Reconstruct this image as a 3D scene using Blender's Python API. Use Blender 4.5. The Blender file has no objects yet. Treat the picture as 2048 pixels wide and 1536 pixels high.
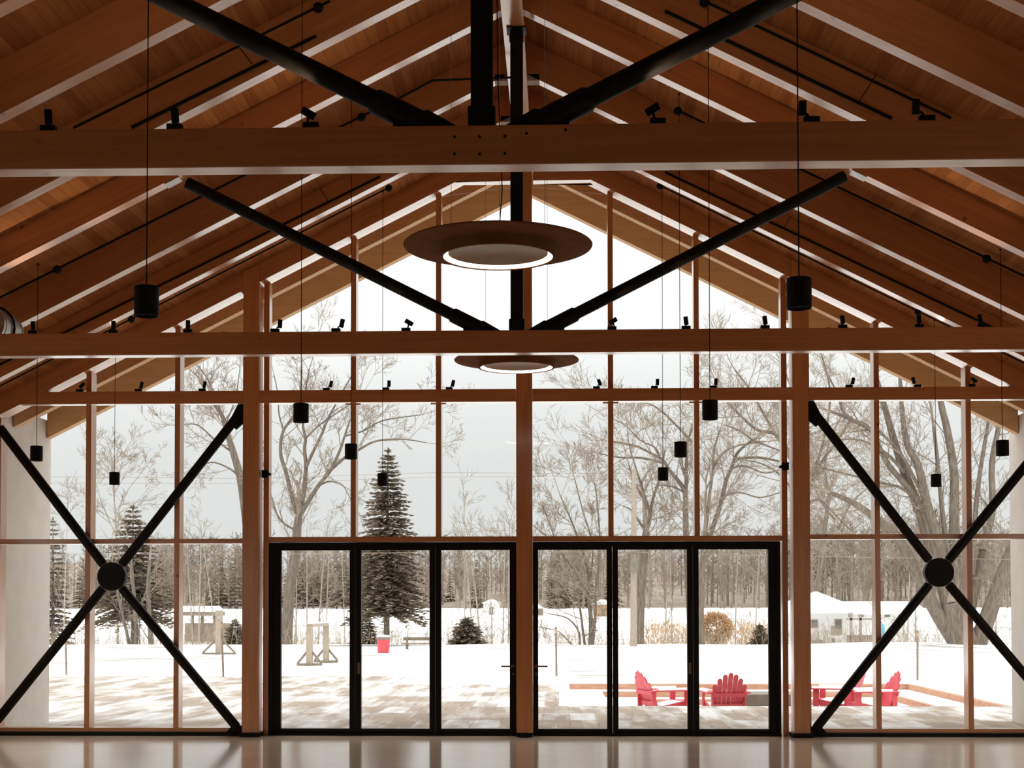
import bpy, math, random
from mathutils import Vector, Matrix, Euler
import numpy as np
SC = bpy.context.scene
COL = SC.collection
PI = math.pi

# ------------------------------------------------------------------ camera
CX, CY, CZ = 0.4312, -18.96, 1.6946
YAW, PIT, ROLL = 0.0312, 0.0292, -0.0012
PPX, PPY, FPX = 1023.7717, 1123.5984, 2949.4186
F_ = Vector((-math.sin(YAW)*math.cos(PIT), math.cos(YAW)*math.cos(PIT), math.sin(PIT)))
R_ = Vector((math.cos(YAW), math.sin(YAW), 0)); U_ = R_.cross(F_)
R2 = R_*math.cos(ROLL) + U_*math.sin(ROLL); U2 = U_*math.cos(ROLL) - R_*math.sin(ROLL)
CAM = Vector((CX, CY, CZ))
cd = bpy.data.cameras.new('camera'); co = bpy.data.objects.new('camera', cd); COL.objects.link(co)
cd.sensor_width = 36; cd.sensor_fit = 'HORIZONTAL'; cd.lens = FPX/2048*36
cd.shift_x = (1024-PPX)/2048; cd.shift_y = (PPY-768)/2048
cd.clip_start = .05; cd.clip_end = 2000
M = Matrix.Identity(4)
for i in range(3):
    M[i][0] = R2[i]; M[i][1] = U2[i]; M[i][2] = -F_[i]; M[i][3] = CAM[i]
co.matrix_world = M
SC.camera = co

def ray(px, py): return F_ + R2*((px-PPX)/FPX) - U2*((py-PPY)/FPX)
def at(px, py, Y):
    "the point of the plane y = Y seen at a pixel of the photograph"
    d = ray(px, py); return CAM + d*((Y-CY)/d.y)
def onz(px, py, Z):
    d = ray(px, py); return CAM + d*((Z-CZ)/d.z)

# ------------------------------------------------------------------ materials
def nmat(name):
    m = bpy.data.materials.new(name); m.use_nodes = True
    nt = m.node_tree; b = nt.nodes['Principled BSDF']
    return m, nt, b
def N(nt, t, **kw):
    n = nt.nodes.new(t)
    for k, v in kw.items(): setattr(n, k, v)
    return n
def ramp(nt, stops):
    r = N(nt, 'ShaderNodeValToRGB'); e = r.color_ramp.elements
    while len(e) < len(stops): e.new(.5)
    for k, (p, c) in enumerate(stops): e[k].position = p; e[k].color = (*c, 1)
    return r
def noisy(name, c1, c2, scale=6, rough=.6, stretch=(1, 1, 1), lo=.35, hi=.7, bump=0., detail=4, spec=.5, rot=(0, 0, 0), coat=0., metal=0.):
    m, nt, b = nmat(name); L = nt.links.new
    tc = N(nt, 'ShaderNodeTexCoord'); mp = N(nt, 'ShaderNodeMapping')
    mp.inputs['Scale'].default_value = stretch; mp.inputs['Rotation'].default_value = rot
    no = N(nt, 'ShaderNodeTexNoise'); no.inputs['Scale'].default_value = scale; no.inputs['Detail'].default_value = detail
    r = ramp(nt, [(lo, c1), (hi, c2)])
    L(tc.outputs['Object'], mp.inputs['Vector']); L(mp.outputs['Vector'], no.inputs['Vector'])
    L(no.outputs['Fac'], r.inputs['Fac']); L(r.outputs['Color'], b.inputs['Base Color'])
    b.inputs['Roughness'].default_value = rough; b.inputs['Specular IOR Level'].default_value = spec
    b.inputs['Metallic'].default_value = metal
    b.inputs['Coat Weight'].default_value = coat; b.inputs['Coat Roughness'].default_value = .25
    if bump:
        bp = N(nt, 'ShaderNodeBump'); bp.inputs['Strength'].default_value = bump; bp.inputs['Distance'].default_value = .02
        L(no.outputs['Fac'], bp.inputs['Height']); L(bp.outputs['Normal'], b.inputs['Normal'])
    return m
TH = math.atan(.504)
def timber(name, rot, c1=(.50, .205, .072), c2=(.64, .295, .118), rough=.3):
    # glued laminated fir: grain stretched along the member
    m, nt, b = nmat(name); L = nt.links.new
    tc = N(nt, 'ShaderNodeTexCoord'); mp = N(nt, 'ShaderNodeMapping', vector_type='POINT')
    mp.inputs['Rotation'].default_value = rot
    sc = N(nt, 'ShaderNodeMapping'); sc.inputs['Scale'].default_value = (.5, 9, 9)
    n1 = N(nt, 'ShaderNodeTexNoise'); n1.inputs['Scale'].default_value = 2.2; n1.inputs['Detail'].default_value = 5; n1.inputs['Distortion'].default_value = .4
    sc2 = N(nt, 'ShaderNodeMapping'); sc2.inputs['Scale'].default_value = (.25, 1, 1)
    n2 = N(nt, 'ShaderNodeTexNoise'); n2.inputs['Scale'].default_value = 1.3
    vo = N(nt, 'ShaderNodeTexVoronoi'); vo.inputs['Scale'].default_value = 2.4
    r = ramp(nt, [(.3, c1), (.72, c2)])
    r2 = ramp(nt, [(.3, (.86, .84, .82)), (.7, (1.06, 1.05, 1.04))])
    rk = ramp(nt, [(.035, (.35, .28, .25)), (.075, (1, 1, 1))])     # small knots
    mx = N(nt, 'ShaderNodeMix', data_type='RGBA', blend_type='MULTIPLY'); mx.inputs['Factor'].default_value = 1
    mk = N(nt, 'ShaderNodeMix', data_type='RGBA', blend_type='MULTIPLY'); mk.inputs['Factor'].default_value = 1
    L(tc.outputs['Object'], mp.inputs['Vector'])
    L(mp.outputs['Vector'], sc.inputs['Vector']); L(sc.outputs['Vector'], n1.inputs['Vector'])
    L(mp.outputs['Vector'], sc2.inputs['Vector']); L(sc2.outputs['Vector'], n2.inputs['Vector'])
    L(mp.outputs['Vector'], vo.inputs['Vector'])
    L(n1.outputs['Fac'], r.inputs['Fac']); L(n2.outputs['Fac'], r2.inputs['Fac']); L(vo.outputs['Distance'], rk.inputs['Fac'])
    L(r.outputs['Color'], mx.inputs['A']); L(r2.outputs['Color'], mx.inputs['B'])
    L(mx.outputs['Result'], mk.inputs['A']); L(rk.outputs['Color'], mk.inputs['B'])
    L(mk.outputs['Result'], b.inputs['Base Color'])
    b.inputs['Roughness'].default_value = rough; b.inputs['Specular IOR Level'].default_value = .5
    b.inputs['Coat Weight'].default_value = 1; b.inputs['Coat Roughness'].default_value = .16; b.inputs['Coat IOR'].default_value = 1.75; b.inputs['Coat Tint'].default_value = (1, .95, .88, 1)
    return m
MT = dict(
    x=timber('glulam_along_x', (0, 0, 0)),
    y=timber('glulam_along_y', (0, 0, PI/2)),
    z=timber('glulam_along_z', (0, PI/2, 0)),
    l=timber('glulam_left_slope', (0, TH, 0)),
    r=timber('glulam_right_slope', (0, -TH, 0)))
STEEL = noisy('black_steel', (.007, .005, .0036), (.011, .008, .006), 8, .55, spec=.16)
FIR = noisy('pale_outdoor_fir', (.74, .48, .26), (.84, .57, .33), 3, .7, stretch=(.6, 6, 6), spec=.3)
BLACK = noisy('black_plastic', (.006, .0045, .0035), (.009, .007, .0055), 20, .6, spec=.15)
DOORM = noisy('black_aluminium', (.006, .0045, .0035), (.009, .007, .0055), 12, .5, spec=.2)
PLASTER = noisy('white_plaster', (.70, .655, .59), (.76, .715, .65), 3, .9, bump=.05)
GALV = noisy('galvanised_steel', (.42, .40, .37), (.55, .53, .50), 14, .35, metal=.6)
BRONZE = noisy('bronze_paint', (.19, .076, .03), (.25, .105, .045), 6, .9, spec=.05)
PLATE = noisy('tan_lamp_plate', (.34, .22, .14), (.42, .28, .18), 6, .6, spec=.15)
BRASS = noisy('brown_handle_metal', (.16, .09, .05), (.2, .12, .07), 10, .35, metal=.3)
SNOW = noisy('snow', (.86, .87, .875), (.95, .955, .955), .9, .75, lo=.28, hi=.5, bump=.2, detail=6)
RED = noisy('red_paint', (.58, .065, .085), (.70, .09, .115), 7, .5)
REDBROWN = noisy('weathered_timber', (.42, .21, .125), (.56, .32, .21), 5, .8, stretch=(1, 1, 6))
GREYWOOD = noisy('grey_wood', (.20, .155, .115), (.29, .235, .18), 5, .85, stretch=(6, 6, 1))
PALEWOOD = noisy('pale_wood', (.34, .275, .21), (.44, .37, .29), 5, .85, stretch=(6, 6, 1))
CONC = noisy('grey_concrete', (.19, .165, .135), (.26, .225, .185), 5, .85)
SIDING = noisy('white_siding', (.76, .76, .74), (.84, .84, .82), 3, .8, stretch=(.3, .3, 9))
GLASSDARK = noisy('dark_window', (.16, .135, .11), (.27, .235, .2), 3, .2)
BLUE = noisy('blue_plastic', (.11, .40, .50), (.15, .46, .56), 3, .5)
BARK = noisy('bark', (.135, .105, .078), (.245, .20, .155), 5, .95, stretch=(3, 3, .5), bump=.2)
BARKL = noisy('pale_bark', (.36, .31, .25), (.50, .44, .37), 5, .95, stretch=(3, 3, .6))
TWIG = noisy('twig_bark', (.27, .215, .16), (.37, .30, .235), 3, .95)
NEEDLE = noisy('spruce_needles', (.155, .115, .075), (.29, .23, .165), 1.6, .9)
FARTREE = noisy('hazed_bark', (.23, .185, .14), (.33, .27, .21), .25, .95)  # paler than the near bark: the haze of distance is in this colour
FARNEEDLE = noisy('distant_needles', (.20, .16, .115), (.27, .22, .165), .2, .95)
HILL = noisy('leaf_litter', (.22, .175, .13), (.34, .28, .215), .35, .95, detail=8)
ORANGEB = noisy('dry_orange_leaves', (.44, .27, .14), (.58, .38, .22), 2, .95)
BRUSH = noisy('dry_brush', (.32, .25, .18), (.44, .36, .27), 3, .95)

def deck_mat(name, rot, c1, c2, w=.11):
    m, nt, b = nmat(name); L = nt.links.new
    tc = N(nt, 'ShaderNodeTexCoord'); mp = N(nt, 'ShaderNodeMapping'); mp.inputs['Rotation'].default_value = rot
    sp = N(nt, 'ShaderNodeSeparateXYZ')
    L(tc.outputs['Object'], mp.inputs['Vector']); L(mp.outputs['Vector'], sp.inputs['Vector'])
    d = N(nt, 'ShaderNodeMath', operation='DIVIDE'); d.inputs[1].default_value = w
    fl = N(nt, 'ShaderNodeMath', operation='FLOOR'); fr = N(nt, 'ShaderNodeMath', operation='FRACT')
    L(sp.outputs['X'], d.inputs[0]); L(d.outputs[0], fl.inputs[0]); L(d.outputs[0], fr.inputs[0])
    yy = N(nt, 'ShaderNodeMath', operation='MULTIPLY_ADD'); yy.inputs[1].default_value = .35; yy.inputs[2].default_value = 0
    wn0 = N(nt, 'ShaderNodeTexWhiteNoise', noise_dimensions='1D'); L(fl.outputs[0], wn0.inputs['W'])
    ad = N(nt, 'ShaderNodeMath', operation='ADD'); L(sp.outputs['Y'], yy.inputs[0]); L(yy.outputs[0], ad.inputs[0]); L(wn0.outputs['Value'], ad.inputs[1])
    fy = N(nt, 'ShaderNodeMath', operation='FLOOR'); L(ad.outputs[0], fy.inputs[0])
    cb = N(nt, 'ShaderNodeCombineXYZ'); L(fl.outputs[0], cb.inputs['X']); L(fy.outputs[0], cb.inputs['Y'])
    wn = N(nt, 'ShaderNodeTexWhiteNoise', noise_dimensions='2D'); L(cb.outputs[0], wn.inputs['Vector'])
    r = ramp(nt, [(0, c1), (1, c2)]); L(wn.outputs['Value'], r.inputs['Fac'])
    g = ramp(nt, [(0, (.62, .6, .58)), (.04, (1, 1, 1)), (.96, (1, 1, 1)), (1, (.62, .6, .58))]); L(fr.outputs[0], g.inputs['Fac'])
    sc = N(nt, 'ShaderNodeMapping'); sc.inputs['Scale'].default_value = (12, .8, 12); L(mp.outputs['Vector'], sc.inputs['Vector'])
    no = N(nt, 'ShaderNodeTexNoise'); no.inputs['Scale'].default_value = 2; no.inputs['Detail'].default_value = 5; L(sc.outputs['Vector'], no.inputs['Vector'])
    gr = ramp(nt, [(.3, (.82, .80, .78)), (.7, (1.08, 1.07, 1.05))]); L(no.outputs['Fac'], gr.inputs['Fac'])
    m1 = N(nt, 'ShaderNodeMix', data_type='RGBA', blend_type='MULTIPLY'); m1.inputs['Factor'].default_value = 1
    m2 = N(nt, 'ShaderNodeMix', data_type='RGBA', blend_type='MULTIPLY'); m2.inputs['Factor'].default_value = 1
    L(r.outputs['Color'], m1.inputs['A']); L(g.outputs['Color'], m1.inputs['B'])
    L(m1.outputs['Result'], m2.inputs['A']); L(gr.outputs['Color'], m2.inputs['B'])
    L(m2.outputs['Result'], b.inputs['Base Color']); b.inputs['Roughness'].default_value = .8; b.inputs['Specular IOR Level'].default_value = .15
    return m
DECKL = deck_mat('deck_planks_left', (0, TH, 0), (.33, .115, .034), (.45, .18, .058))
DECKR = deck_mat('deck_planks_right', (0, -TH, 0), (.33, .115, .034), (.45, .18, .058))

def glass_mat():
    m, nt, b = nmat('clear_glass'); L = nt.links.new
    nt.nodes.remove(b)
    tr = N(nt, 'ShaderNodeBsdfTransparent'); tr.inputs['Color'].default_value = (.97, .975, .97, 1)
    gl = N(nt, 'ShaderNodeBsdfGlossy'); gl.inputs['Roughness'].default_value = 0
    lw = N(nt, 'ShaderNodeLayerWeight'); lw.inputs['Blend'].default_value = .5
    pw = N(nt, 'ShaderNodeMath', operation='POWER'); pw.inputs[1].default_value = 5
    ma = N(nt, 'ShaderNodeMath', operation='MULTIPLY_ADD'); ma.inputs[1].default_value = .6; ma.inputs[2].default_value = .02
    L(lw.outputs['Facing'], pw.inputs[0]); L(pw.outputs[0], ma.inputs[0])
    mx = N(nt, 'ShaderNodeMixShader')
    L(ma.outputs[0], mx.inputs['Fac']); L(tr.outputs[0], mx.inputs[1]); L(gl.outputs[0], mx.inputs[2])
    L(mx.outputs[0], nt.nodes['Material Output'].inputs['Surface'])
    return m
GLASS = glass_mat()
def emit_mat(name, col, s):
    m, nt, b = nmat(name); b.inputs['Base Color'].default_value = (*col, 1)
    b.inputs['Emission Color'].default_value = (*col, 1); b.inputs['Emission Strength'].default_value = s
    return m
LAMP = emit_mat('lamp_diffuser', (1, .93, .84), 3.2)

def floor_mat():
    m, nt, b = nmat('polished_concrete'); L = nt.links.new
    tc = N(nt, 'ShaderNodeTexCoord')
    no = N(nt, 'ShaderNodeTexNoise'); no.inputs['Scale'].default_value = 1.1; no.inputs['Detail'].default_value = 7
    r = ramp(nt, [(.3, (.72, .56, .40)), (.7, (.80, .65, .48))])
    L(tc.outputs['Object'], no.inputs['Vector']); L(no.outputs['Fac'], r.inputs['Fac']); L(r.outputs['Color'], b.inputs['Base Color'])
    n2 = N(nt, 'ShaderNodeTexNoise'); n2.inputs['Scale'].default_value = .9; n2.inputs['Detail'].default_value = 2
    bp = N(nt, 'ShaderNodeBump'); bp.inputs['Strength'].default_value = .02; bp.inputs['Distance'].default_value = .05
    L(tc.outputs['Object'], n2.inputs['Vector']); L(n2.outputs['Fac'], bp.inputs['Height']); L(bp.outputs['Normal'], b.inputs['Normal'])
    b.inputs['Roughness'].default_value = .12; b.inputs['Specular IOR Level'].default_value = .5
    return m
FLOOR = floor_mat()

def paver_mat():
    m, nt, b = nmat('pavers_dusted_with_snow'); L = nt.links.new
    tc = N(nt, 'ShaderNodeTexCoord'); mp = N(nt, 'ShaderNodeMapping'); mp.inputs['Rotation'].default_value = (0, 0, .0)
    br = N(nt, 'ShaderNodeTexBrick'); br.inputs['Scale'].default_value = 1.0
    br.inputs['Color1'].default_value = (.25, .185, .13, 1); br.inputs['Color2'].default_value = (.34, .265, .195, 1); br.inputs['Mortar'].default_value = (.2, .155, .12, 1)
    br.inputs['Mortar Size'].default_value = .012; br.inputs['Brick Width'].default_value = .4; br.inputs['Row Height'].default_value = .8
    n0 = N(nt, 'ShaderNodeMapping'); n0.inputs['Rotation'].default_value = (0, 0, .06); n0.inputs['Scale'].default_value = (2.0, .38, 1)
    no = N(nt, 'ShaderNodeTexNoise'); no.inputs['Scale'].default_value = 1.3; no.inputs['Detail'].default_value = 6; no.inputs['Roughness'].default_value = .62
    n1 = N(nt, 'ShaderNodeTexNoise'); n1.inputs['Scale'].default_value = .13; n1.inputs['Detail'].default_value = 3
    r = ramp(nt, [(.50, (.05, .05, .05)), (.63, (.5, .5, .5)), (.76, (1, 1, 1))])
    ad = N(nt, 'ShaderNodeMath', operation='MULTIPLY_ADD'); ad.inputs[1].default_value = .35; ad.inputs[2].default_value = -.16
    sm0 = N(nt, 'ShaderNodeMath', operation='ADD'); sm = N(nt, 'ShaderNodeMath', operation='MULTIPLY_ADD'); sm.inputs[1].default_value = .26
    b2 = N(nt, 'ShaderNodeTexBrick'); b2.inputs['Scale'].default_value = 1.0
    b2.inputs['Color1'].default_value = (0, 0, 0, 1); b2.inputs['Color2'].default_value = (1, 1, 1, 1); b2.inputs['Mortar'].default_value = (.5, .5, .5, 1)
    b2.inputs['Mortar Size'].default_value = .012; b2.inputs['Brick Width'].default_value = .4; b2.inputs['Row Height'].default_value = 1.4
    mx = N(nt, 'ShaderNodeMix', data_type='RGBA'); mx.inputs['B'].default_value = (.62, .62, .61, 1)
    L(tc.outputs['Object'], mp.inputs['Vector']); L(mp.outputs['Vector'], br.inputs['Vector'])
    L(tc.outputs['Object'], n0.inputs['Vector']); L(n0.outputs['Vector'], no.inputs['Vector']); L(tc.outputs['Object'], n1.inputs['Vector'])
    sy = N(nt, 'ShaderNodeSeparateXYZ'); yr = N(nt, 'ShaderNodeMapRange'); yr.inputs['From Min'].default_value = .4; yr.inputs['From Max'].default_value = 14; yr.inputs['To Min'].default_value = -.07; yr.inputs['To Max'].default_value = .015
    ay = N(nt, 'ShaderNodeMath', operation='ADD'); L(tc.outputs['Object'], sy.inputs[0]); L(sy.outputs['Y'], yr.inputs['Value']); L(sm.outputs[0], ay.inputs[0]); L(yr.outputs[0], ay.inputs[1])
    L(n1.outputs['Fac'], ad.inputs[0]); L(no.outputs['Fac'], sm0.inputs[0]); L(ad.outputs[0], sm0.inputs[1]); L(mp.outputs['Vector'], b2.inputs['Vector']); L(b2.outputs['Color'], sm.inputs[0]); L(sm0.outputs[0], sm.inputs[2])
    L(ay.outputs[0], r.inputs['Fac']); L(r.outputs['Color'], mx.inputs['Factor']); L(br.outputs['Color'], mx.inputs['A'])
    L(mx.outputs['Result'], b.inputs['Base Color']); b.inputs['Roughness'].default_value = .85
    return m
PAVER = paver_mat()

# ------------------------------------------------------------------ geometry helpers
class MB:
    def __init__(s): s.v = []; s.f = []
    def add(s, vs, fs):
        b = len(s.v); s.v += [tuple(v) for v in vs]; s.f += [tuple(b+i for i in f) for f in fs]; return s
    def box(s, x0, x1, y0, y1, z0, z1):
        return s.add([(x0,y0,z0),(x1,y0,z0),(x1,y1,z0),(x0,y1,z0),(x0,y0,z1),(x1,y0,z1),(x1,y1,z1),(x0,y1,z1)],
                     [(0,3,2,1),(4,5,6,7),(0,1,5,4),(1,2,6,5),(2,3,7,6),(3,0,4,7)])
    def obox(s, c, sx, sy, sz, mat=None):
        m = mat or Matrix.Identity(3); vs = []
        for x, y, z in ((-1,-1,-1),(1,-1,-1),(1,1,-1),(-1,1,-1),(-1,-1,1),(1,-1,1),(1,1,1),(-1,1,1)):
            vs.append(Vector(c) + m @ Vector((x*sx/2, y*sy/2, z*sz/2)))
        return s.add(vs, [(0,3,2,1),(4,5,6,7),(0,1,5,4),(1,2,6,5),(2,3,7,6),(3,0,4,7)])
    def prism(s, poly, y0, y1):
        "polygon given in x,z pushed from y0 to y1"
        n = len(poly)
        vs = [(x, y0, z) for x, z in poly] + [(x, y1, z) for x, z in poly]
        fs = [tuple(range(n)), tuple(range(2*n-1, n-1, -1))] + [((i+1) % n, i, n+i, n+(i+1) % n) for i in range(n)]
        return s.add(vs, fs)
    def prismx(s, poly, x0, x1):
        n = len(poly)
        vs = [(x0, y, z) for y, z in poly] + [(x1, y, z) for y, z in poly]
        fs = [tuple(range(n-1, -1, -1)), tuple(range(n, 2*n))] + [(i, (i+1) % n, n+(i+1) % n, n+i) for i in range(n)]
        return s.add(vs, fs)
    def bar(s, a, b, w, h, up=Vector((0, 0, 1))):
        a = Vector(a); b = Vector(b); d = (b-a); L = d.length; d.normalize()
        x = up.cross(d)
        if x.length < 1e-4: x = Vector((1, 0, 0)).cross(d)
        x.normalize(); z = d.cross(x)
        m = Matrix((x, d, z)).transposed()
        return s.obox((a+b)/2, w, L, h, m)
    def tube(s, pts, rad, n=8, cap=True):
        pts = [Vector(p) for p in pts]; k = len(pts)
        if not hasattr(rad, '__len__'): rad = [rad]*k
        vs = []; fs = []; u = None
        for i in range(k):
            t = (pts[min(i+1, k-1)] - pts[max(i-1, 0)])
            t = t.normalized() if t.length > 1e-9 else Vector((0, 0, 1))
            if u is None:
                u = t.orthogonal().normalized()
            else:
                u = u - t*u.dot(t)
                u = u.normalized() if u.length > 1e-6 else t.orthogonal().normalized()
            w = t.cross(u)
            for j in range(n):
                a = 2*PI*j/n
                vs.append(pts[i] + (u*math.cos(a) + w*math.sin(a))*rad[i])
        for i in range(k-1):
            for j in range(n):
                fs.append((i*n+j, i*n+(j+1) % n, (i+1)*n+(j+1) % n, (i+1)*n+j))
        if cap:
            fs.append(tuple(range(n-1, -1, -1))); fs.append(tuple((k-1)*n+j for j in range(n)))
        return s.add(vs, fs)
    def lathe(s, prof, n=32, c=(0, 0, 0), close=False):
        "profile of r,z turned about the upright axis through c"
        k = len(prof); vs = []; fs = []
        for r, z in prof:
            for j in range(n):
                a = 2*PI*j/n; vs.append((c[0]+r*math.cos(a), c[1]+r*math.sin(a), c[2]+z))
        for i in range(k if close else k-1):
            for j in range(n):
                i2 = (i+1) % k
                fs.append((i*n+j, i*n+(j+1) % n, i2*n+(j+1) % n, i2*n+j))
        return s.add(vs, fs)
    def ball(s, c, r, n=12, m=7, sc=(1, 1, 1)):
        prof = [(max(1e-4, math.sin(PI*i/m))*r, -math.cos(PI*i/m)*r) for i in range(m+1)]
        b = len(s.v); s.lathe(prof, n)
        for i in range(b, len(s.v)):
            x, y, z = s.v[i]; s.v[i] = (c[0]+x*sc[0], c[1]+y*sc[1], c[2]+z*sc[2])
        return s
def obj(name, mb, mat, parent=None, loc=None, smooth=False, bevel=0):
    me = bpy.data.meshes.new(name)
    off = Vector((0, 0, 0))
    if parent is not None: off = Vector(parent['_w']) if '_w' in parent else Vector((0, 0, 0))
    elif loc is not None: off = Vector(loc)
    me.from_pydata([(x-off.x, y-off.y, z-off.z) for x, y, z in mb.v], [], mb.f)
    me.materials.append(mat)
    if smooth:
        me.polygons.foreach_set('use_smooth', [True]*len(me.polygons))
    me.update()
    o = bpy.data.objects.new(name, me); COL.objects.link(o)
    if smooth:
        try: me.set_sharp_from_angle(angle=math.radians(40))
        except Exception: pass
    if parent is not None:
        o.parent = parent; o['_w'] = tuple(off)
    else:
        o.location = off; o['_w'] = tuple(off)
    if bevel:
        md = o.modifiers.new('edge', 'BEVEL'); md.width = bevel; md.segments = 2; md.limit_method = 'ANGLE'
    return o
def tag(o, label=None, cat=None, group=None, kind=None):
    if label: o['label'] = label
    if cat: o['category'] = cat
    if group: o['group'] = group
    if kind: o['kind'] = kind
    return o
def thing(name, label, cat, loc=(0, 0, 0), group=None, kind=None):
    o = bpy.data.objects.new(name, None); COL.objects.link(o)
    o.location = loc; o['_w'] = tuple(loc); o.empty_display_size = .1
    return tag(o, label, cat, group, kind)
def dup(root, loc, rotz=0., label=None, rot=None, scale=None):
    r = root.copy(); COL.objects.link(r); r.location = loc
    r.rotation_euler = rot or (0, 0, rotz)
    if scale: r.scale = (scale,)*3
    if label: r['label'] = label
    for ch in list(root.children):
        c = ch.copy(); COL.objects.link(c); c.parent = r
        for g in list(ch.children):
            d = g.copy(); COL.objects.link(d); d.parent = c
    return r
ORD = ['first', 'second', 'third', 'fourth', 'fifth', 'sixth', 'seventh', 'eighth', 'ninth', 'tenth', 'eleventh', 'twelfth', 'thirteenth', 'fourteenth']

# ------------------------------------------------------------------ dimensions
S = .504                      # roof slope
DD = 1.5568                   # rafter spacing
RT = .155                     # rafter thickness
HV = .29                      # rafter height, upright
WX = 7.0                      # inner face of the side walls
ZT, ZB = 4.407, 4.182         # tie beam top, bottom
ZF1, ZF0 = 4.479, 4.314       # cross beam on the window wall
CW, CWH = 3.541, .101         # column centre, half width
ZRG = 7.631                   # end rafter underside at the axis
ZDECK = 7.88
ZRE = 7.65                    # underside of the outside rafters
YB = -25.0                    # rear wall

# ------------------------------------------------------------------ room shell
tag(obj('floor', MB().box(-WX-.3, WX+.3, YB-.2, .40, -.25, 0), FLOOR), kind='structure')
tag(obj('trim_1', MB().box(-WX, WX, -.31, -.30, .0, .0008), noisy('floor_joint', (.2, .165, .13), (.24, .2, .16), 5, .5)), kind='structure')
cl = thing('ceiling', None, None, (0, 0, 0), kind='structure')
for sg, m in ((-1, DECKL), (1, DECKR)):
    e = WX + .28
    poly = [(0, ZDECK), (sg*e, ZDECK-S*e), (sg*e, ZDECK+.42-S*e), (0, ZDECK+.42)]
    if sg > 0: poly = poly[::-1]
    obj('decking', MB().prism(poly, YB-.2, .38), m, cl)
sf = thing('trim_2', None, None, (0, 0, 0), kind='structure')
SOFF = noisy('soffit_boards', (.34, .26, .18), (.42, .33, .24), 3, .7, stretch=(1, 8, 1))
for sg in (-1, 1):
    e = WX + .6
    poly = [(0, ZRE+.42), (sg*e, ZRE+.42-S*e), (sg*e, ZRE+.62-S*e), (0, ZRE+.62)]
    if sg > 0: poly = poly[::-1]
    obj('soffit', MB().prism(poly, .381, 2.38), SOFF, sf)
# side walls with a row of windows (outside the picture, they light the room), carried on as wing walls outside
for sg, nm, wl, y1 in ((-1, 'left', 1.0, 2.40), (1, 'right', 1.0, 2.66)):
    w = thing('wall_' + nm, None, None, (0, 0, 0), kind='structure')
    xa, xb = sorted((sg*WX, sg*(WX+.28)))
    top = ZDECK - S*(WX+.28) + .05
    mb = MB(); mb.box(xa, xb, YB, .40, 0, .9); mb.box(xa, xb, YB, .40, 3.0, top)
    ys = [YB, -22.0, -18.9, -17.4, -14.3, -12.8, -9.7, -8.2, -5.1, -3.6, -.9, .40]
    for a, b in zip(ys[0::2], ys[1::2]): mb.box(xa, xb, a, b, .9, 3.0)
    obj('wall_panel', mb, PLASTER, w)
    obj('wing_wall', MB().box(xa + (0 if sg < 0 else .0), xb, .401, y1, -.3, 4.39), PLASTER, w)
    g = MB()
    for a, b in zip(ys[1::2], ys[2::2]): g.box((xa+xb)/2-.005, (xa+xb)/2+.005, a, b, .9, 3.0)
    obj('pane', g, GLASS, w)
bw = MB().prism([(-WX-.28, 0), (WX+.28, 0), (WX+.28, 4.1), (0, ZDECK), (-WX-.28, 4.1)], YB-.2, YB)
tag(obj('wall_rear', bw, noisy('dark_unseen_rear', (.10, .05, .025), (.15, .08, .04), 3, .7)), kind='structure')  # unseen wall, darkened to throw less light on the beam faces

# ------------------------------------------------------------------ rafters and ridge
def rafter_half(sg, y0, zr, xin, xout, ty=RT, hv=HV):
    p = [(sg*xin, zr-S*xin), (sg*xout, zr-S*xout), (sg*xout, zr-S*xout+hv), (sg*xin, zr-S*xin+hv)]
    if sg > 0: p = p[::-1]
    return MB().prism(p, y0, y0+ty)
ZRK = {0: ZRG, 1: 7.572, 2: 7.508, 3: 7.582, 4: 7.443, 5: 7.449, 6: 7.36, 7: 7.56}
SIDE = {-1: 'left', 1: 'right'}
for k in range(1, 7):
    for sg in (-1, 1):
        if k == 3: continue
        zr = ZRK[k]
        t = thing('ceiling_rafter', f'sloping timber rafter on the {SIDE[sg]} roof slope, {ORD[k-1]} in from the window wall', 'rafter', (sg*3.2, -k*DD, zr-S*3.2), 'sloping timber rafters')
        obj('rafter_plank', rafter_half(sg, -k*DD, zr, .105, WX-.01, RT, ZDECK-zr-.002), MT['l' if sg < 0 else 'r'], t)
        if k in (1, 2, 4):
            obj('seat_block', MB().box(*sorted((sg*.108, sg*.24)), -k*DD-.0, -k*DD+RT-.01, zr-.125, zr-.052), PALEWOOD, t)
for sg in (-1, 1):
    t = thing('ceiling_rafter', f'wide end rafter closing the {SIDE[sg]} roof slope along the top of the window wall', 'rafter', (sg*3.2, 0, ZRG-S*3.2), 'sloping timber rafters')
    obj('rafter_plank', rafter_half(sg, 0, ZRG, .106, WX-.01, .2, ZDECK-ZRG-.002), MT['l' if sg < 0 else 'r'], t)
    tag(obj('trim_3', rafter_half(sg, .205, ZRG+.02, .106, WX-.01, .17, ZDECK-ZRG-.022), MT['l' if sg < 0 else 'r']), kind='structure')
    for nm, yy in (('inner', .88), ('outer', 2.20)):
        t = thing('canopy_rafter', f'{nm} tan roof rafter outside the glass on the {SIDE[sg]} slope', 'rafter', (sg*3.2, yy, ZRE-S*3.2), 'rafters of the outside overhang')
        obj('rafter_plank', rafter_half(sg, yy, ZRE, .0 if sg > 0 else .001, WX-.01, .16, .415), FIR, t)
ZRB = 7.43
t = thing('ridge_beam', 'long timber ridge beam running along the peak of the ceiling', 'beam', (0, -8, ZRB), kind='thing')
obj('beam_timber', MB().prism([(-.104, ZRB), (.104, ZRB), (.104, ZDECK-.055), (-.104, ZDECK-.055)], YB+.01, -.001), MT['y'], t)
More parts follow.
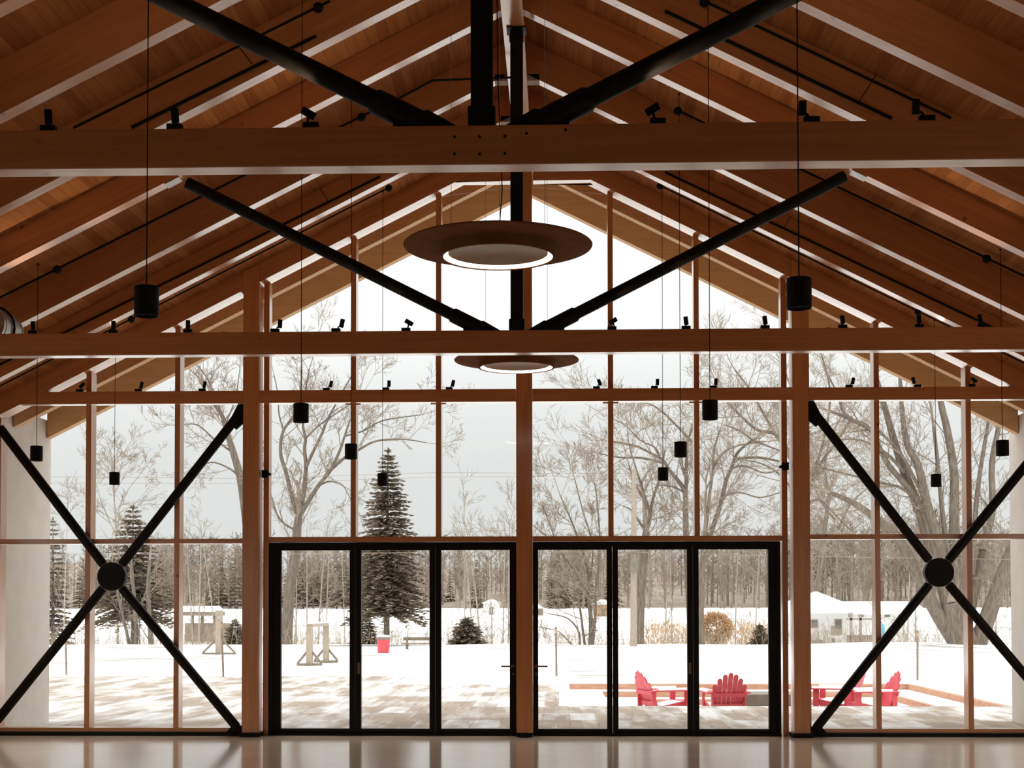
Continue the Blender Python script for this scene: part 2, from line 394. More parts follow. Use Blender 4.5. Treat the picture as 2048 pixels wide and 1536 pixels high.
# peak filler over the centre window heads
tag(obj('trim_4', MB().prism([(-.905, 7.195), (-.12, 7.195), (-.12, 7.555), (-.905, 7.178)], .012, .19), MT['x']), kind='structure')
tag(obj('trim_5', MB().prism([(.12, 7.195), (.905, 7.195), (.905, 7.178), (.12, 7.555)], .012, .19), MT['x']), kind='structure')

# ------------------------------------------------------------------ roof trusses: tie beam, king post, two struts and the two top chords
def truss(k, label, zr):
    y0 = -k*DD + .19 if k != 3 else -k*DD + .19
    t = thing('roof_truss', label, 'roof truss', (0, y0, ZB))
    half = (4.2 if k == 7 else WX-.05)
    half = WX-.05
    obj('tie_beam', MB().box(-half, half, y0, y0+RT, ZB, ZT), MT['x'], t, bevel=.006)
    yc = y0 + RT/2
    kx = .004 if k == 7 else .03
    kp = obj('king_post', MB().box(kx-.062, kx+.062, yc-.062, yc+.062, ZT+.001, ZRB-.012), STEEL, t, bevel=.006)
    hw = .078
    obj('collar', MB().box(kx-hw, kx+hw, yc-.074, yc+.074, ZT+.002, ZT+.115), STEEL, kp, bevel=.01)
    obj('top_plate', MB().box(kx-.098, kx+.098, yc-.11, yc+.11, ZRB-.012, ZRB-.001).prism([(kx-.075, ZRB-.10), (kx+.075, ZRB-.10), (kx+.05, ZRB-.013), (kx-.05, ZRB-.013)], yc-.064, yc+.064), STEEL, kp)
    for sg in (-1, 1):
        xe = (zr-4.267)/(.507+S) - .005
        a = Vector((sg*.30, yc, 4.267+.507*.30)); b = Vector((sg*xe, yc, 4.267+.507*xe))
        d = (b-a).normalized()
        s_ = obj('strut', MB().tube([a, b], .0585, 20), STEEL, t, smooth=True)
        c0 = Vector((sg*.27, yc, 4.267+.507*.27))
        obj('sleeve', MB().tube([a-d*.02, a+d*.34, a+d*.36], [.074, .074, .062], 20), STEEL, s_, smooth=True)
        obj('shoe', MB().prism([(sg*.13, ZT+.001), (sg*.50, ZT+.001), (sg*.50, ZT+.07), (sg*.30, ZT+.10)][::(1 if sg > 0 else -1)], yc-.05, yc+.05), STEEL, s_)
        xp = abs(b.x)+.09
        obj('end_plate', MB().obox((sg*xp, -k*DD+RT/2, zr-S*xp-.008), .16, .15, .012, Euler((0, sg*TH, 0)).to_matrix()), GALV, s_)
        p = obj('top_chord', rafter_half(sg, -k*DD, zr, .105, WX-.01, RT, ZDECK-zr-.002), MT['l' if sg < 0 else 'r'], t)
    if k == 7:
        for px, py in ((909, 274), (959, 274), (1010, 273), (1053, 267), (1131, 260), (909, 308), (959, 308), (1010, 307)):
            q = at(px, py, y0)
            obj('bolt_head', MB().tube([(q.x, y0-.005, q.z), (q.x, y0+.002, q.z)], .0085, 10), STEEL, t)
    for bx in (-5.3, -4.4, -2.9, -.37, .36, .45, 2.7, 3.1, 4.3):
        obj('cable_clip', MB().box(bx-.016, bx+.016, yc-.02, yc+.02, ZT+.0005, ZT+.014), BLACK, t)
    return yc
YCN = truss(7, 'nearest roof truss with a dark king post and two dark struts', ZRK[7])
YCM = truss(3, 'middle roof truss with a dark king post behind the large ring lamp', ZRK[3])

# ------------------------------------------------------------------ window wall: posts, cross beams
def column(x, hw, y0, y1, ztop, label, name='timber_post'):
    t = thing(name, label, 'post', (x, (y0+y1)/2, 0), 'posts of the window wall')
    zt = lambda xx: ztop if x == 0 else ztop - S*(abs(xx)-abs(x))
    mb = MB().prism([(x-hw, .055), (x+hw, .055), (x+hw, zt(x+hw)), (x-hw, zt(x-hw))], y0, y1)
    if x: mb.prism([(x-hw, zt(x-hw)), (x+hw, zt(x+hw)), (x+hw, zt(x+hw)+.24), (x-hw, zt(x-hw)+.24)], y0, -.0015)   # front lap over the end rafter
    obj('shaft', mb, MT['z'], t)
    return t
zc = ZRG - S*CW - .002
pl = column(-CW, CWH, -.02, .26, zc, 'square timber post between the far bay on the left and the doors')
pr = column(CW, CWH, -.02, .26, zc, 'square timber post between the doors and the far bay on the right')
pc = column(0.0, .104, -.012, .24, 7.43, 'square timber post in the middle between the two sets of doors')
for p, x in ((pl, -CW), (pr, CW)):
    obj('base_shoe', MB().box(x-.13, x+.13, -.06, .27, .0, .054), STEEL, p, bevel=.008)
obj('base_shoe', MB().box(-.105, .105, -.012, .24, .001, .054).box(-.055, .055, -.075, -.013, .0, .04), STEEL, pc, bevel=.008)
def cross(x0, x1, y0, y1, label, name='cross_beam'):
    t = thing(name, label, 'beam', ((x0+x1)/2, (y0+y1)/2, ZF0), 'beams across the window wall', kind='thing')
    e0, e1 = (ZRG-ZF0)/S-.002, (ZRG-ZF1)/S-.002
    obj('beam_timber', MB().prism([(max(x0, -e0), ZF0), (min(x1, e0), ZF0), (min(x1, e1), ZF1), (max(x0, -e1), ZF1)], y0, y1), MT['x'], t, bevel=.004)
g_ = .002
cross(-WX+.01, -CW-CWH-g_, 0, .148, 'timber cross beam over the bay with the braces at the left end')
cross(-CW+CWH+g_, -.104-g_, -.03, .148, 'timber cross beam over the three glass doors left of the middle post')
cross(.104+g_, CW-CWH-g_, -.03, .148, 'timber cross beam over the three glass doors right of the middle post')
cross(CW+CWH+g_, WX-.01, 0, .148, 'timber cross beam over the bay with the braces at the right end')

# ------------------------------------------------------------------ window wall: glazing
MY0, MY1 = .152, .365
def mull(parent, x, hw=.034, z0=.05, ztop=None, name='mullion'):
    zt = lambda xx: ZRG - S*abs(xx) - .003
    if abs(x) < .95: f = lambda xx: 7.19
    else: f = zt
    obj(name, MB().prism([(x-hw, z0), (x+hw, z0), (x+hw, f(x+hw)), (x-hw, f(x-hw))], MY0, MY1), MT['z'], parent)
def bay_panes(parent, xs, z0, zm, doors=False):
    g = MB()
    for a, b in zip(xs, xs[1:]):
        a += .03; b -= .03
        zt = lambda xx: min(ZRG - S*abs(xx) - .004, 7.19)
        if doors:
            zs = [(zm, None)]
        else:
            zs = [(z0, zm-.03), (zm+.03, None)]
        for lo, hi in zs:
            if hi is None: g.prism([(a, lo), (b, lo), (b, zt(b)), (a, zt(a))], .285, .295)
            else: g.prism([(a, lo), (b, lo), (b, hi), (a, hi)], .285, .295)
    obj('pane', g, GLASS, parent)
ZTR = (2.50, 2.565)
SX = [-6.91, -5.735, -4.56, -3.70]
w1 = thing('window_1', None, None, (-5.3, .25, 0), kind='structure')
w4 = thing('window_4', None, None, (5.3, .25, 0), kind='structure')
for w, sg in ((w1, -1), (w4, 1)):
    mx = (5.72, 4.547)
    for x in mx: mull(w, sg*x, .034)
    mull(w, sg*(WX-.085), .034); mull(w, sg*(CW+CWH+.022), .02)
    a, b = sorted((sg*(CW+CWH), sg*(WX-.05)))
    zt0 = ZTR[0] if sg < 0 else 2.535
    obj('transom', MB().box(a+.002, b, MY0+.002, MY1-.01, zt0, zt0+.064), MT['x'], w)
    obj('sill', MB().box(a+.002, b, MY0+.001, MY1, .048, .10), MT['x'], w)
    obj('sill_base', MB().box(a+.002, b, MY0-.05, MY1, .001, .047), DOORM, w)
    xs = sorted([sg*(CW+CWH+.01), sg*4.547, sg*5.72, sg*(WX-.085)])
    bay_panes(w, xs, .10, zt0+.032)
w2 = thing('window_2', None, None, (-1.7, .25, 2.6), kind='structure')
w3 = thing('window_3', None, None, (1.7, .25, 2.6), kind='structure')
XI = CW - CWH                        # inner face of the big posts
for w, sg in ((w2, -1), (w3, 1)):
    mull(w, sg*2.233, .034, 2.585); mull(w, sg*1.12, .034, 2.585)
    jx = 3.382 if sg < 0 else 3.365
    obj('jamb_mullion', MB().prism([(sg*jx-.036, .002), (sg*jx+.036, .002), (sg*jx+.036, ZRG-S*jx-.003-sg*S*.036), (sg*jx-.036, ZRG-S*jx-.003+sg*S*.036)], MY0+.04, MY1), MT['z'], w)
    a, b = sorted((sg*.106, sg*(jx-.037)))
    obj('transom', MB().box(a, b, MY0-.01, MY1, 2.515, 2.584), MT['x'], w)
    xs = sorted([sg*.08, sg*1.12, sg*2.233, sg*jx])
    bay_panes(w, xs, 2.58, 2.582, True)
    # dark mending plates where the mullions meet the cross beam
    for x in (2.233, 1.12):
        obj('clip_plate', MB().box(sg*x-.10, sg*x+.10, .12, .151, ZF0-.012, ZF0-.001), MT['x'], w)

# ------------------------------------------------------------------ folding glass doors
def door_set(idx, edges, handle_sg):
    d = thing(f'door_{idx}', None, None, ((edges[0]+edges[-1])/2, .23, 0), kind='structure')
    x0, x1 = edges[0], edges[-1]
    zt, zb = 2.512, .004
    y0, y1 = .19, .30
    obj('frame', MB().box(x0, x1, y0, y1, 2.455, zt).box(x0, x0+.055, y0, y1, .03, 2.455).box(x1-.055, x1, y0, y1, .03, 2.455).box(x0, x1, y0-.03, y1, .001, .03), DOORM, d)
    for i in range(3):
        a = edges[1+2*i]; b = edges[2+2*i]
        la = (x0+.056 if i == 0 else (edges[2*i]+edges[2*i+1])/2+.003); lb = (x1-.056 if i == 2 else (edges[2*i+2]+edges[2*i+3])/2-.003)
        leaf = MB().box(la, a, y0+.01, y1-.02, .032, 2.453).box(b, lb, y0+.01, y1-.02, .032, 2.453).box(a, b, y0+.01, y1-.02, 2.41, 2.453).box(a, b, y0+.01, y1-.02, .032, .088)
        lf = obj('door_leaf', leaf, DOORM, d)
        obj('glass_pane', MB().box(a, b, .238, .246, .088, 2.41), GLASS, lf)
    return d, y0
e1 = [-3.342, -3.185, -2.284, -2.134, -1.240, -1.090, -.196, -.106]
e2 = [.106, .173, 1.065, 1.210, 2.104, 2.2525, 3.151, 3.305]
d1, dy = door_set(1, e1, 1)
d2, dy = door_set(2, e2, -1)
for d, x, sg in ((d1, -.155, -1), (d2, .145, 1)):
    h = MB().tube([(x, dy-.005, .90), (x, dy+.012, .90)], .024, 14).tube([(x, dy-.0, .90), (x, dy-.05, .90), (x+sg*.03, dy-.058, .90), (x+sg*.15, dy-.058, .90)], .0105, 10)
    h.tube([(x, dy-.004, .80), (x, dy+.012, .80)], .014, 12)
    obj('lever_handle', h, BRASS, d, smooth=True)
for d, x in ((d1, -2.165), (d2, 2.135)):
    obj('flush_pull', MB().box(x-.016, x+.016, dy-.006, dy+.011, .80, .945), BRASS, d, bevel=.004)

# ------------------------------------------------------------------ steel cross braces in the end bays
def xbrace(label, hub, ends, gus):
    t = thing('cross_brace', label, 'cross brace', (hub.x, .06, 0), 'steel cross braces')
    y = .075
    h = Vector((hub.x, y, hub.z))
    obj('hub', MB().tube([h+Vector((0, -.055, 0)), h+Vector((0, .055, 0))], .185, 40), STEEL, t, bevel=.004)
    for e in ends:
        e = Vector((e.x, y, e.z)); d = (e-h).normalized()
        obj('rod', MB().tube([h+d*.195, h+d*.215, e], [.055, .06, .06], 18), STEEL, t, smooth=True)
        obj('pin', MB().tube([h+d*.17, h+d*.197], .035, 12), GALV, t)
    for poly in gus:
        obj('gusset_plate', MB().prism(poly, .045, .105), STEEL, t)
    return t
xl = -CW-CWH-.002; xr = CW+CWH+.002
hubL = at(225, 1153, .075); hubR = at(1877, 1145, .075)
xbrace('black steel cross brace with a round hub in the bay on the far left', hubL,
       [Vector((xl-.09, 0, 4.16)), Vector((xl-.09, 0, .12)), Vector((-6.87, 0, 4.02)), Vector((-6.87, 0, .20))],
       [[(xl, 4.31), (xl-.085, 4.31), (xl-.20, 4.08), (xl-.11, 3.98), (xl, 4.08)][::-1], [(xl, .10), (xl-.10, .19), (xl-.22, .05), (xl+.02, .05), (xl+.02, .10)]])
xbrace('black steel cross brace with a round hub in the bay on the far right', hubR,
       [Vector((xr+.09, 0, 4.16)), Vector((xr+.09, 0, .12)), Vector((6.87, 0, 4.02)), Vector((6.87, 0, .20))],
       [[(xr, 4.31), (xr+.085, 4.31), (xr+.20, 4.08), (xr+.11, 3.98), (xr, 4.08)], [(xr, .10), (xr+.10, .19), (xr+.22, .05), (xr-.02, .05), (xr-.02, .10)][::-1]])

# ------------------------------------------------------------------ small sensors on the jambs
for px, py, lab, sg in ((531, 948, 'small black sensor box on the jamb left of the doors', 1), (1570, 933, 'small black sensor box on the jamb right of the doors', -1)):
    p = at(px, py, .17)
    t = thing('wall_sensor', lab, 'sensor', (p.x, .17, p.z))
    obj('sensor_housing', MB().box(p.x-.045, p.x+.045, .125, .19, p.z-.05, p.z+.05), BLACK, t, bevel=.008)
    obj('sensor_lens', MB().tube([(p.x+sg*.04, .15, p.z), (p.x+sg*.075, .14, p.z-.012)], [.022, .017], 12), BLACK, t)

# ------------------------------------------------------------------ ring lamps
def ring_lamp(px, py, Y, label, wires):
    c = at(px, py, Y); z0 = c.z
    t = thing('ring_lamp', label, 'ceiling lamp', (c.x, Y, z0), 'ring lamps on the centre line')
    C = (c.x, Y, z0); R = .665
    obj('disc', MB().lathe([(.30, .012), (R-.01, .018), (R, .010), (R-.004, .002), (.30, -.004)], 72, C, True), BRONZE, t, smooth=True)
    obj('drum', MB().lathe([(.405, .0), (.405, -.075), (.386, -.075), (.386, -.068), (.392, .0)], 64, C, True), BRONZE, t, smooth=True)
    obj('diffuser', MB().lathe([(.3855, -.069), (.352, -.044), (.352, -.034), (.3855, -.05)], 64, C, True), LAMP, t, smooth=True)
    obj('centre_plate', MB().lathe([(.0005, -.038), (.34, -.040), (.3518, -.048), (.3518, -.034), (.0005, -.03)], 64, C), PLATE, t, smooth=True)
    for wx, wy in wires:
        top = ZDECK - S*abs(c.x+wx) - .01
        obj('suspension_wire', MB().tube([(c.x+wx, Y+wy, z0+.015), (c.x+wx, Y+wy, top)], .0018, 5), GALV, t)
    obj('power_cord', MB().tube([(c.x+.0, Y, z0+.01), (c.x+.03, Y, z0+.4), (c.x+.0, Y, z0+1.2), (c.x-.02, Y, ZDECK-.38)], .004, 6), BLACK, t)
ring_lamp(996, 494, -8.66, 'larger looking round disc lamp with a glowing ring, in front of the middle truss', [(-.33, 0), (.33, .0), (0, .33)])
ring_lamp(1033, 722, -3.3, 'smaller looking round disc lamp with a glowing ring, just under the middle tie beam', [(-.33, 0), (.33, 0), (0, .33)])

# ------------------------------------------------------------------ cylinder pendants
t0 = None
def deck_z(x): return ZDECK - S*abs(x)
PEND = [(293, 603, 'large black cylinder pendant on the left, its cable crossing the nearest tie beam'),
        (602, 826, 'black cylinder pendant just under the cross beam, beside the tall post on the left'),
        (702, 903, 'black cylinder pendant in front of the first window bar left of the middle'),
        (765, 959, 'small black cylinder pendant seen against the top of the big spruce'),
        (73, 907, 'black cylinder pendant in front of the white wing wall on the left'),
        (229, 957, 'small black cylinder pendant in the glass bay at far left, above the brace hub'),
        (1598, 587, 'large black cylinder pendant in front of the tall post on the right'),
        (1420, 820, 'black cylinder pendant just under the cross beam over the doors on the right'),
        (1361, 899, 'black cylinder pendant just left of the second window bar right of the middle post'),
        (1326, 948, 'small black cylinder pendant closest to the middle post on its right'),
        (2005, 896, 'black cylinder pendant at the right edge before the white wing wall'),
        (1872, 961, 'small black cylinder pendant above the brace hub in the bay at far right')]
for px, py, lab in PEND:
    p = onz(px, py, 3.30)
    if p.y > -.35: p = at(px, py, -.35)
    top = deck_z(p.x) - .002
    t = thing('cylinder_pendant', lab, 'pendant', (p.x, p.y, p.z), 'black cylinder pendants')
    r, h = .0645, .158
    obj('housing', MB().lathe([(.0005, h/2), (r-.004, h/2), (r, h/2-.004), (r, -h/2), (r-.006, -h/2), (r-.008, -h/2+.012), (.0005, -h/2+.014)], 36, p), BLACK, t, smooth=True)
    obj('cable', MB().tube([(p.x, p.y, p.z+h/2), (p.x, p.y, top)], .0035, 6), BLACK, t)
    obj('canopy', MB().lathe([(.0005, 0), (.012, 0), (.012, -.012), (.004, -.02), (.0005, -.02)], 12, (p.x, p.y, top)), BLACK, t)

# ------------------------------------------------------------------ spotlights on the beams
def spot_proto():
    pass
def spotlight(px, pyt, Y, ztop, tilt, dx, label, group, power, aim, spread):
    p = at(px, pyt, Y); x = p.x
    t = thing('track_spotlight', label, 'spotlight', (x, Y, ztop), group)
    bx = x + dx
    obj('base', MB().box(bx-.044, bx+.044, Y-.022, Y+.022, ztop+.0005, ztop+.034), BLACK, t, bevel=.003)
    sx = bx - (.02 if dx > 0 else -.02 if dx < 0 else 0)
    k = math.radians(tilt)
    ax = Vector((math.sin(k), -.25, math.cos(k))).normalized()
    hc = Vector((x, Y, ztop + .085 if abs(tilt) < 40 else ztop + .088))
    obj('stem', MB().tube([(sx, Y, ztop+.02), (sx, Y, ztop+.045), (hc.x, Y, hc.z-.012)], .0075, 8), BLACK, t)
    hd = obj('lamp_head', MB().tube([hc-ax*.042, hc-ax*.036, hc+ax*.036, hc+ax*.042], [.019, .0225, .0225, .021], 18), BLACK, t, smooth=True)
    # the beam of the spotlight, up onto the planks
    ld = bpy.data.lights.new('spot_beam', 'SPOT'); ld.energy = power; ld.color = (1, .80, .58); ld.spot_size = math.radians(spread); ld.spot_blend = 1; ld.shadow_soft_size = .02
    lo = bpy.data.objects.new('spot_beam', ld); COL.objects.link(lo)
    bd = Vector((math.sin(k)*.3, aim, 1)).normalized()
    lo.matrix_world = Matrix.Translation(hc + ax*.05) @ bd.to_track_quat('-Z', 'Y').to_matrix().to_4x4()
NEAR = [(97, 0, 0), (350, 0, .0), (617, -62, .015), (1305, 62, .03), (1605, 0, .05), (1832, 0, .06)]
MIDD = [(66, 0, 0), (227, 4, 0), (376, 4, 0), (560, 6, -.05), (684, 14, -.06), (818, -62, -.03), (1226, 62, -.01), (1372, -8, 0), (1530, -10, 0), (1685, -10, 0), (1838, -6, 0), (1960, -14, .02)]
FARR = [(164, 50, -.03), (283, 18, -.04), (409, 16, -.03), (662, 12, -.06), (778, 4, -.04), (906, 14, -.05), (1199, -22, -.04), (1315, 0, -.04), (1432, 4, -.03), (1706, 6, -.05), (1827, -18, .05), (1948, -58, -.03)]
def row(lst, Y, ztop, pyt, where, grp, power, aim, spread):
    n = len(lst)
    for i, (px, tl, dx) in enumerate(lst):
        side = f'{ORD[i]} from the left end' if i < n/2 else (f'{ORD[n-1-i]} from the right end')
        pose = 'tipped over sideways' if abs(tl) > 40 else 'pointing up'
        spotlight(px, pyt, Y, ztop, tl, dx, f'small black spotlight {pose} on {where}, {side}', grp, power, aim, spread)
row(NEAR, YCN-.045, ZT, 230, 'the nearest tie beam', 'spotlights on the nearest tie beam', 16, .75, 100)
row(MIDD, YCM-.045, ZT, 648, 'the middle tie beam', 'spotlights on the middle tie beam', 13, -.42, 60)
row(FARR, .03, ZF1, 770, 'the window wall beam', 'spotlights on the window wall beam', 1.6, -.9, 100)

# ------------------------------------------------------------------ conduits along the ceiling
def deck_Y(px, py, off):
    lo, hi = -17.5, 1.0
    for _ in range(50):
        m = (lo+hi)/2; p = at(px, py, m)
        if p.z - (deck_z(p.x)-off) > 0: hi = m
        else: lo = m
    return (lo+hi)/2
def conduit(label, pts, r, Y=None, off=.05, balls=(), wire=None):
    if Y is None: Y = deck_Y(*pts[0], off)
    P = [at(x, y, Y) for x, y in pts]
    for p in P:
        p.z = min(p.z, deck_z(p.x) - off)
    t = thing('ceiling_conduit', label, 'conduit', tuple(P[0]), 'black conduits under the roof')
    obj('pipe', MB().tube(P, r, 8), BLACK, t)
    a, b = P[0], P[1]
    def online(px, py):
        d = (b-a); u = ((at(px, py, Y)-a).dot(d))/d.length_squared; return a + d*u
    for bx, by in balls:
        q = online(bx, by)
        obj('junction_ball', MB().ball(q + Vector((0, -.01, -.012)), .046, 14, 8), BLACK, t, smooth=True)
    # clips that carry the pipe from the planks
    for u in (.12, .5, .88):
        q = a + (b-a)*u
        top = deck_z(q.x)
        if top - q.z < .02:
            obj('pipe_clip', MB().box(q.x-.012, q.x+.012, Y-.012, Y+.012, q.z, top-.001), BLACK, t)
    if wire:
        w = [at(x, y, Y-.01) for x, y in wire]
        obj('link_wire', MB().tube(w, .004, 5), BLACK, t)
    return Y
conduit('upper black conduit before the fourth rafter on the left slope, with a round box', [(147, 256), (660, 2)], .012, None, .06, [(634, 9)], [(478, 94), (504, 128)])
conduit('lower black conduit fixed to the fourth rafter on the left slope', [(263, 255), (632, 72)], .015, -4*DD-.018)
conduit('black conduit on the left slope before the second rafter, bending across at the ridge', [(0, 595), (755, 217), (801, 195), (865, 161), (1022, 155)], .012, -3.45, .06, [(115, 537), (722, 230)])
conduit('black conduit fixed to the face of the first rafter on the left slope', [(0, 729), (760, 353)], .013, -DD-.016, .0, [], [(629, 359), (656, 402)])
conduit('black conduit with two round boxes next to the window wall on the left slope', [(0, 763), (778, 375)], .010, -.55, .06, [(262, 635), (778, 375)])
conduit('upper black conduit before the fourth rafter on the right slope, with a round box', [(1902, 236), (1400, -2)], .012, None, .06, [(1408, 4)], [(1756, 143), (1717, 205)])
conduit('lower black conduit fixed to the fourth rafter on the right slope', [(1784, 237), (1330, 22)], .015, -4*DD-.018)
conduit('black conduit on the right slope before the second rafter with two round boxes', [(2048, 552), (1352, 219)], .012, -3.45, .06, [(1973, 515), (1356, 220)])
conduit('black conduit fixed to the face of the first rafter on the right slope', [(2040, 681), (1330, 344)], .013, -DD-.016, .0, [], [(1592, 415), (1567, 456)])
conduit('black conduit with two round boxes next to the window wall on the right slope', [(2048, 717), (1321, 368)], .010, -.55, .06, [(1838, 617), (1321, 369)])

# ------------------------------------------------------------------ air duct
t = thing('air_duct', 'grey round metal air duct under the roof at the left edge', 'duct', (-5.36, -3.5, 4.55))
obj('pipe', MB().tube([(-5.36, -4.28, 4.55), (-5.36, -3.75, 4.55)], .2, 32), GALV, t, smooth=True)
for y in (-4.22, -3.98, -3.78):
    obj('seam_ring', MB().lathe([(.198, -.008), (.206, -.004), (.206, .004), (.198, .008)], 32, (0, 0, 0), True), GALV, t)
    o = t.children[-1]; o.rotation_euler = (PI/2, 0, 0); o.location = (0, y+3.5, 0)
    for v in o.data.vertices: v.co += Vector(t['_w'])
obj('hanger_strap', MB().tube([(-5.36+.215*math.cos(a), -4.05, 4.55+.215*math.sin(a)) for a in [i*PI/12 for i in range(25)]], .012, 6), BLACK, t)
obj('hanger_rod', MB().tube([(-5.36, -4.05, 4.76), (-5.36, -4.05, deck_z(5.36)-.002)], .006, 6), BLACK, t)

# ================================================================== OUTSIDE
rnd = random.Random(7)
PX0, PX1, PY0, PY1 = .60, 7.97, 5.82, 12.95     # sunken seating pit
def gz(Y):
    "height of the snow along the view: level lawn, a crest, lower ground, then a far field rising to the woods"
    prof = [(-50, -.02), (12, -.02), (40, -.02), (45, 0.0), (50, -.35), (58, -1.1), (80, -1.5), (120, -.45), (200, 1.02), (232, 1.35), (400, 1.6)]
    for (a, za), (b, zb) in zip(prof, prof[1:]):
        if Y <= b:
            u = (Y-a)/(b-a); return za + (zb-za)*u
    return prof[-1][1]
def ground_z(x, Y):
    z = gz(Y)
    if 15 < Y < 60: z += .03*math.sin(x*.9+Y*.35)*math.sin(Y*.6+x*.13)
    d = math.hypot((x-14.6)/4.5, (Y-42)/4)      # mound under the big tree
    if d < 1: z += .14*(1-d*d)
    return z
xs = sorted(set([-150, -110, -80, -60, -45, -35, -28] + [round(-24+1.5*i, 2) for i in range(33)] + [28, 35, 45, 60, 80, 110, 150] + [PX0, PX1]))
ys = sorted(set([.42, 3, PY0, 8, 10, PY1, 14.5] + [16+1.5*i for i in range(30)] + [62, 66, 72, 80, 90, 105, 120, 140, 160, 180, 200, 215, 232]))
mb = MB(); idx = {}
def vi(x, y):
    if (x, y) not in idx:
        idx[(x, y)] = len(mb.v); mb.v.append((x, y, ground_z(x, y)))
    return idx[(x, y)]
for xa, xb in zip(xs, xs[1:]):
    for ya, yb in zip(ys, ys[1:]):
        if xa >= PX0-1e-6 and xb <= PX1+1e-6 and ya >= PY0-1e-6 and yb <= PY1+1e-6: continue
        mb.f.append((vi(xa, ya), vi(xb, ya), vi(xb, yb), vi(xa, yb)))
def snow_ground_mat():
    m, nt, b = nmat('trodden_snow'); L = nt.links.new
    tc = N(nt, 'ShaderNodeTexCoord')
    mp = N(nt, 'ShaderNodeMapping'); mp.inputs['Scale'].default_value = (.5, 1.0, 1)
    no = N(nt, 'ShaderNodeTexNoise'); no.inputs['Scale'].default_value = .8; no.inputs['Detail'].default_value = 8; no.inputs['Roughness'].default_value = .62
    n2 = N(nt, 'ShaderNodeTexNoise'); n2.inputs['Scale'].default_value = .09; n2.inputs['Detail'].default_value = 2
    sm = N(nt, 'ShaderNodeMath', operation='MULTIPLY_ADD'); sm.inputs[1].default_value = .55
    r = ramp(nt, [(.79, (.90, .905, .905)), (.87, (.50, .50, .485)), (.95, (.38, .355, .325)), (1.0, (.28, .24, .195))])
    L(tc.outputs['Object'], mp.inputs['Vector']); L(mp.outputs['Vector'], no.inputs['Vector']); L(tc.outputs['Object'], n2.inputs['Vector'])
    L(n2.outputs['Fac'], sm.inputs[0]); L(no.outputs['Fac'], sm.inputs[2]); L(sm.outputs[0], r.inputs['Fac'])
    L(r.outputs['Color'], b.inputs['Base Color']); b.inputs['Roughness'].default_value = .8
    bp = N(nt, 'ShaderNodeBump'); bp.inputs['Strength'].default_value = .25; bp.inputs['Distance'].default_value = .05
    L(no.outputs['Fac'], bp.inputs['Height']); L(bp.outputs['Normal'], b.inputs['Normal'])
    return m
tag(obj('snow_ground', mb, snow_ground_mat()), kind='structure')
tag(obj('patio_paving', MB().box(-13, 16, .405, PY0-.002, -.2, .0).box(-13, PX0-.16, PY0, 12.6, -.2, .0).box(-13, -3.2, 12.6, 16.2, -.2, .0), PAVER), kind='structure')

# ------------------------------------------------------------------ sunken terrace of wide timber steps
t = thing('seating_terrace', 'sunken square seating pit with snowy treads and red brown timber risers', 'terrace steps', (4.3, 9.4, -.5))
NS, TR, RH = 4, .76, .115
for i in range(NS):
    z1 = -RH*i; z0 = z1 - RH
    xa, xb, yb = PX0+TR*i*.9, PX1-TR*i, PY1-TR*i
    obj('riser', MB().box(xa, xb, yb-.07, yb-.001, z0-.2, z1-.012), REDBROWN, t)
    obj('riser', MB().box(xb-.07, xb-.001, PY0+.002, yb-.071, z0-.2, z1-.012), REDBROWN, t)
    obj('riser', MB().box(xa+.001, xa+.07, PY0+.002, yb-.071, z0-.2, z1-.012), SNOW, t)
    if i < NS-1:
        w = TR
        obj('tread_snow', MB().box(xa+.071, xb-.071, yb-w+.001, yb-.071, z0-.1, z0-.01).box(xb-w+.001, xb-.071, PY0+.003, yb-w, z0-.1, z0-.01).box(xa+.071, xa+w*.9-.001, PY0+.003, yb-w, z0-.1, z0-.01), SNOW, t)
    if i == 0:
        obj('edge_snow', MB().box(xa-.15, xb+.001, yb, yb+.25, -.05, .004).box(xb, xb+.25, PY0, yb+.25, -.05, .004).box(xa-.15, xa, PY0, yb, -.05, .004), SNOW, t)
zf = -RH*NS
obj('pit_floor', MB().box(PX0, PX1, PY0, PY1, zf-.2, zf), PAVER, t)
obj('near_wall', MB().box(PX0, PX1, PY0-.001, PY0+.12, zf, -.003), CONC, t)

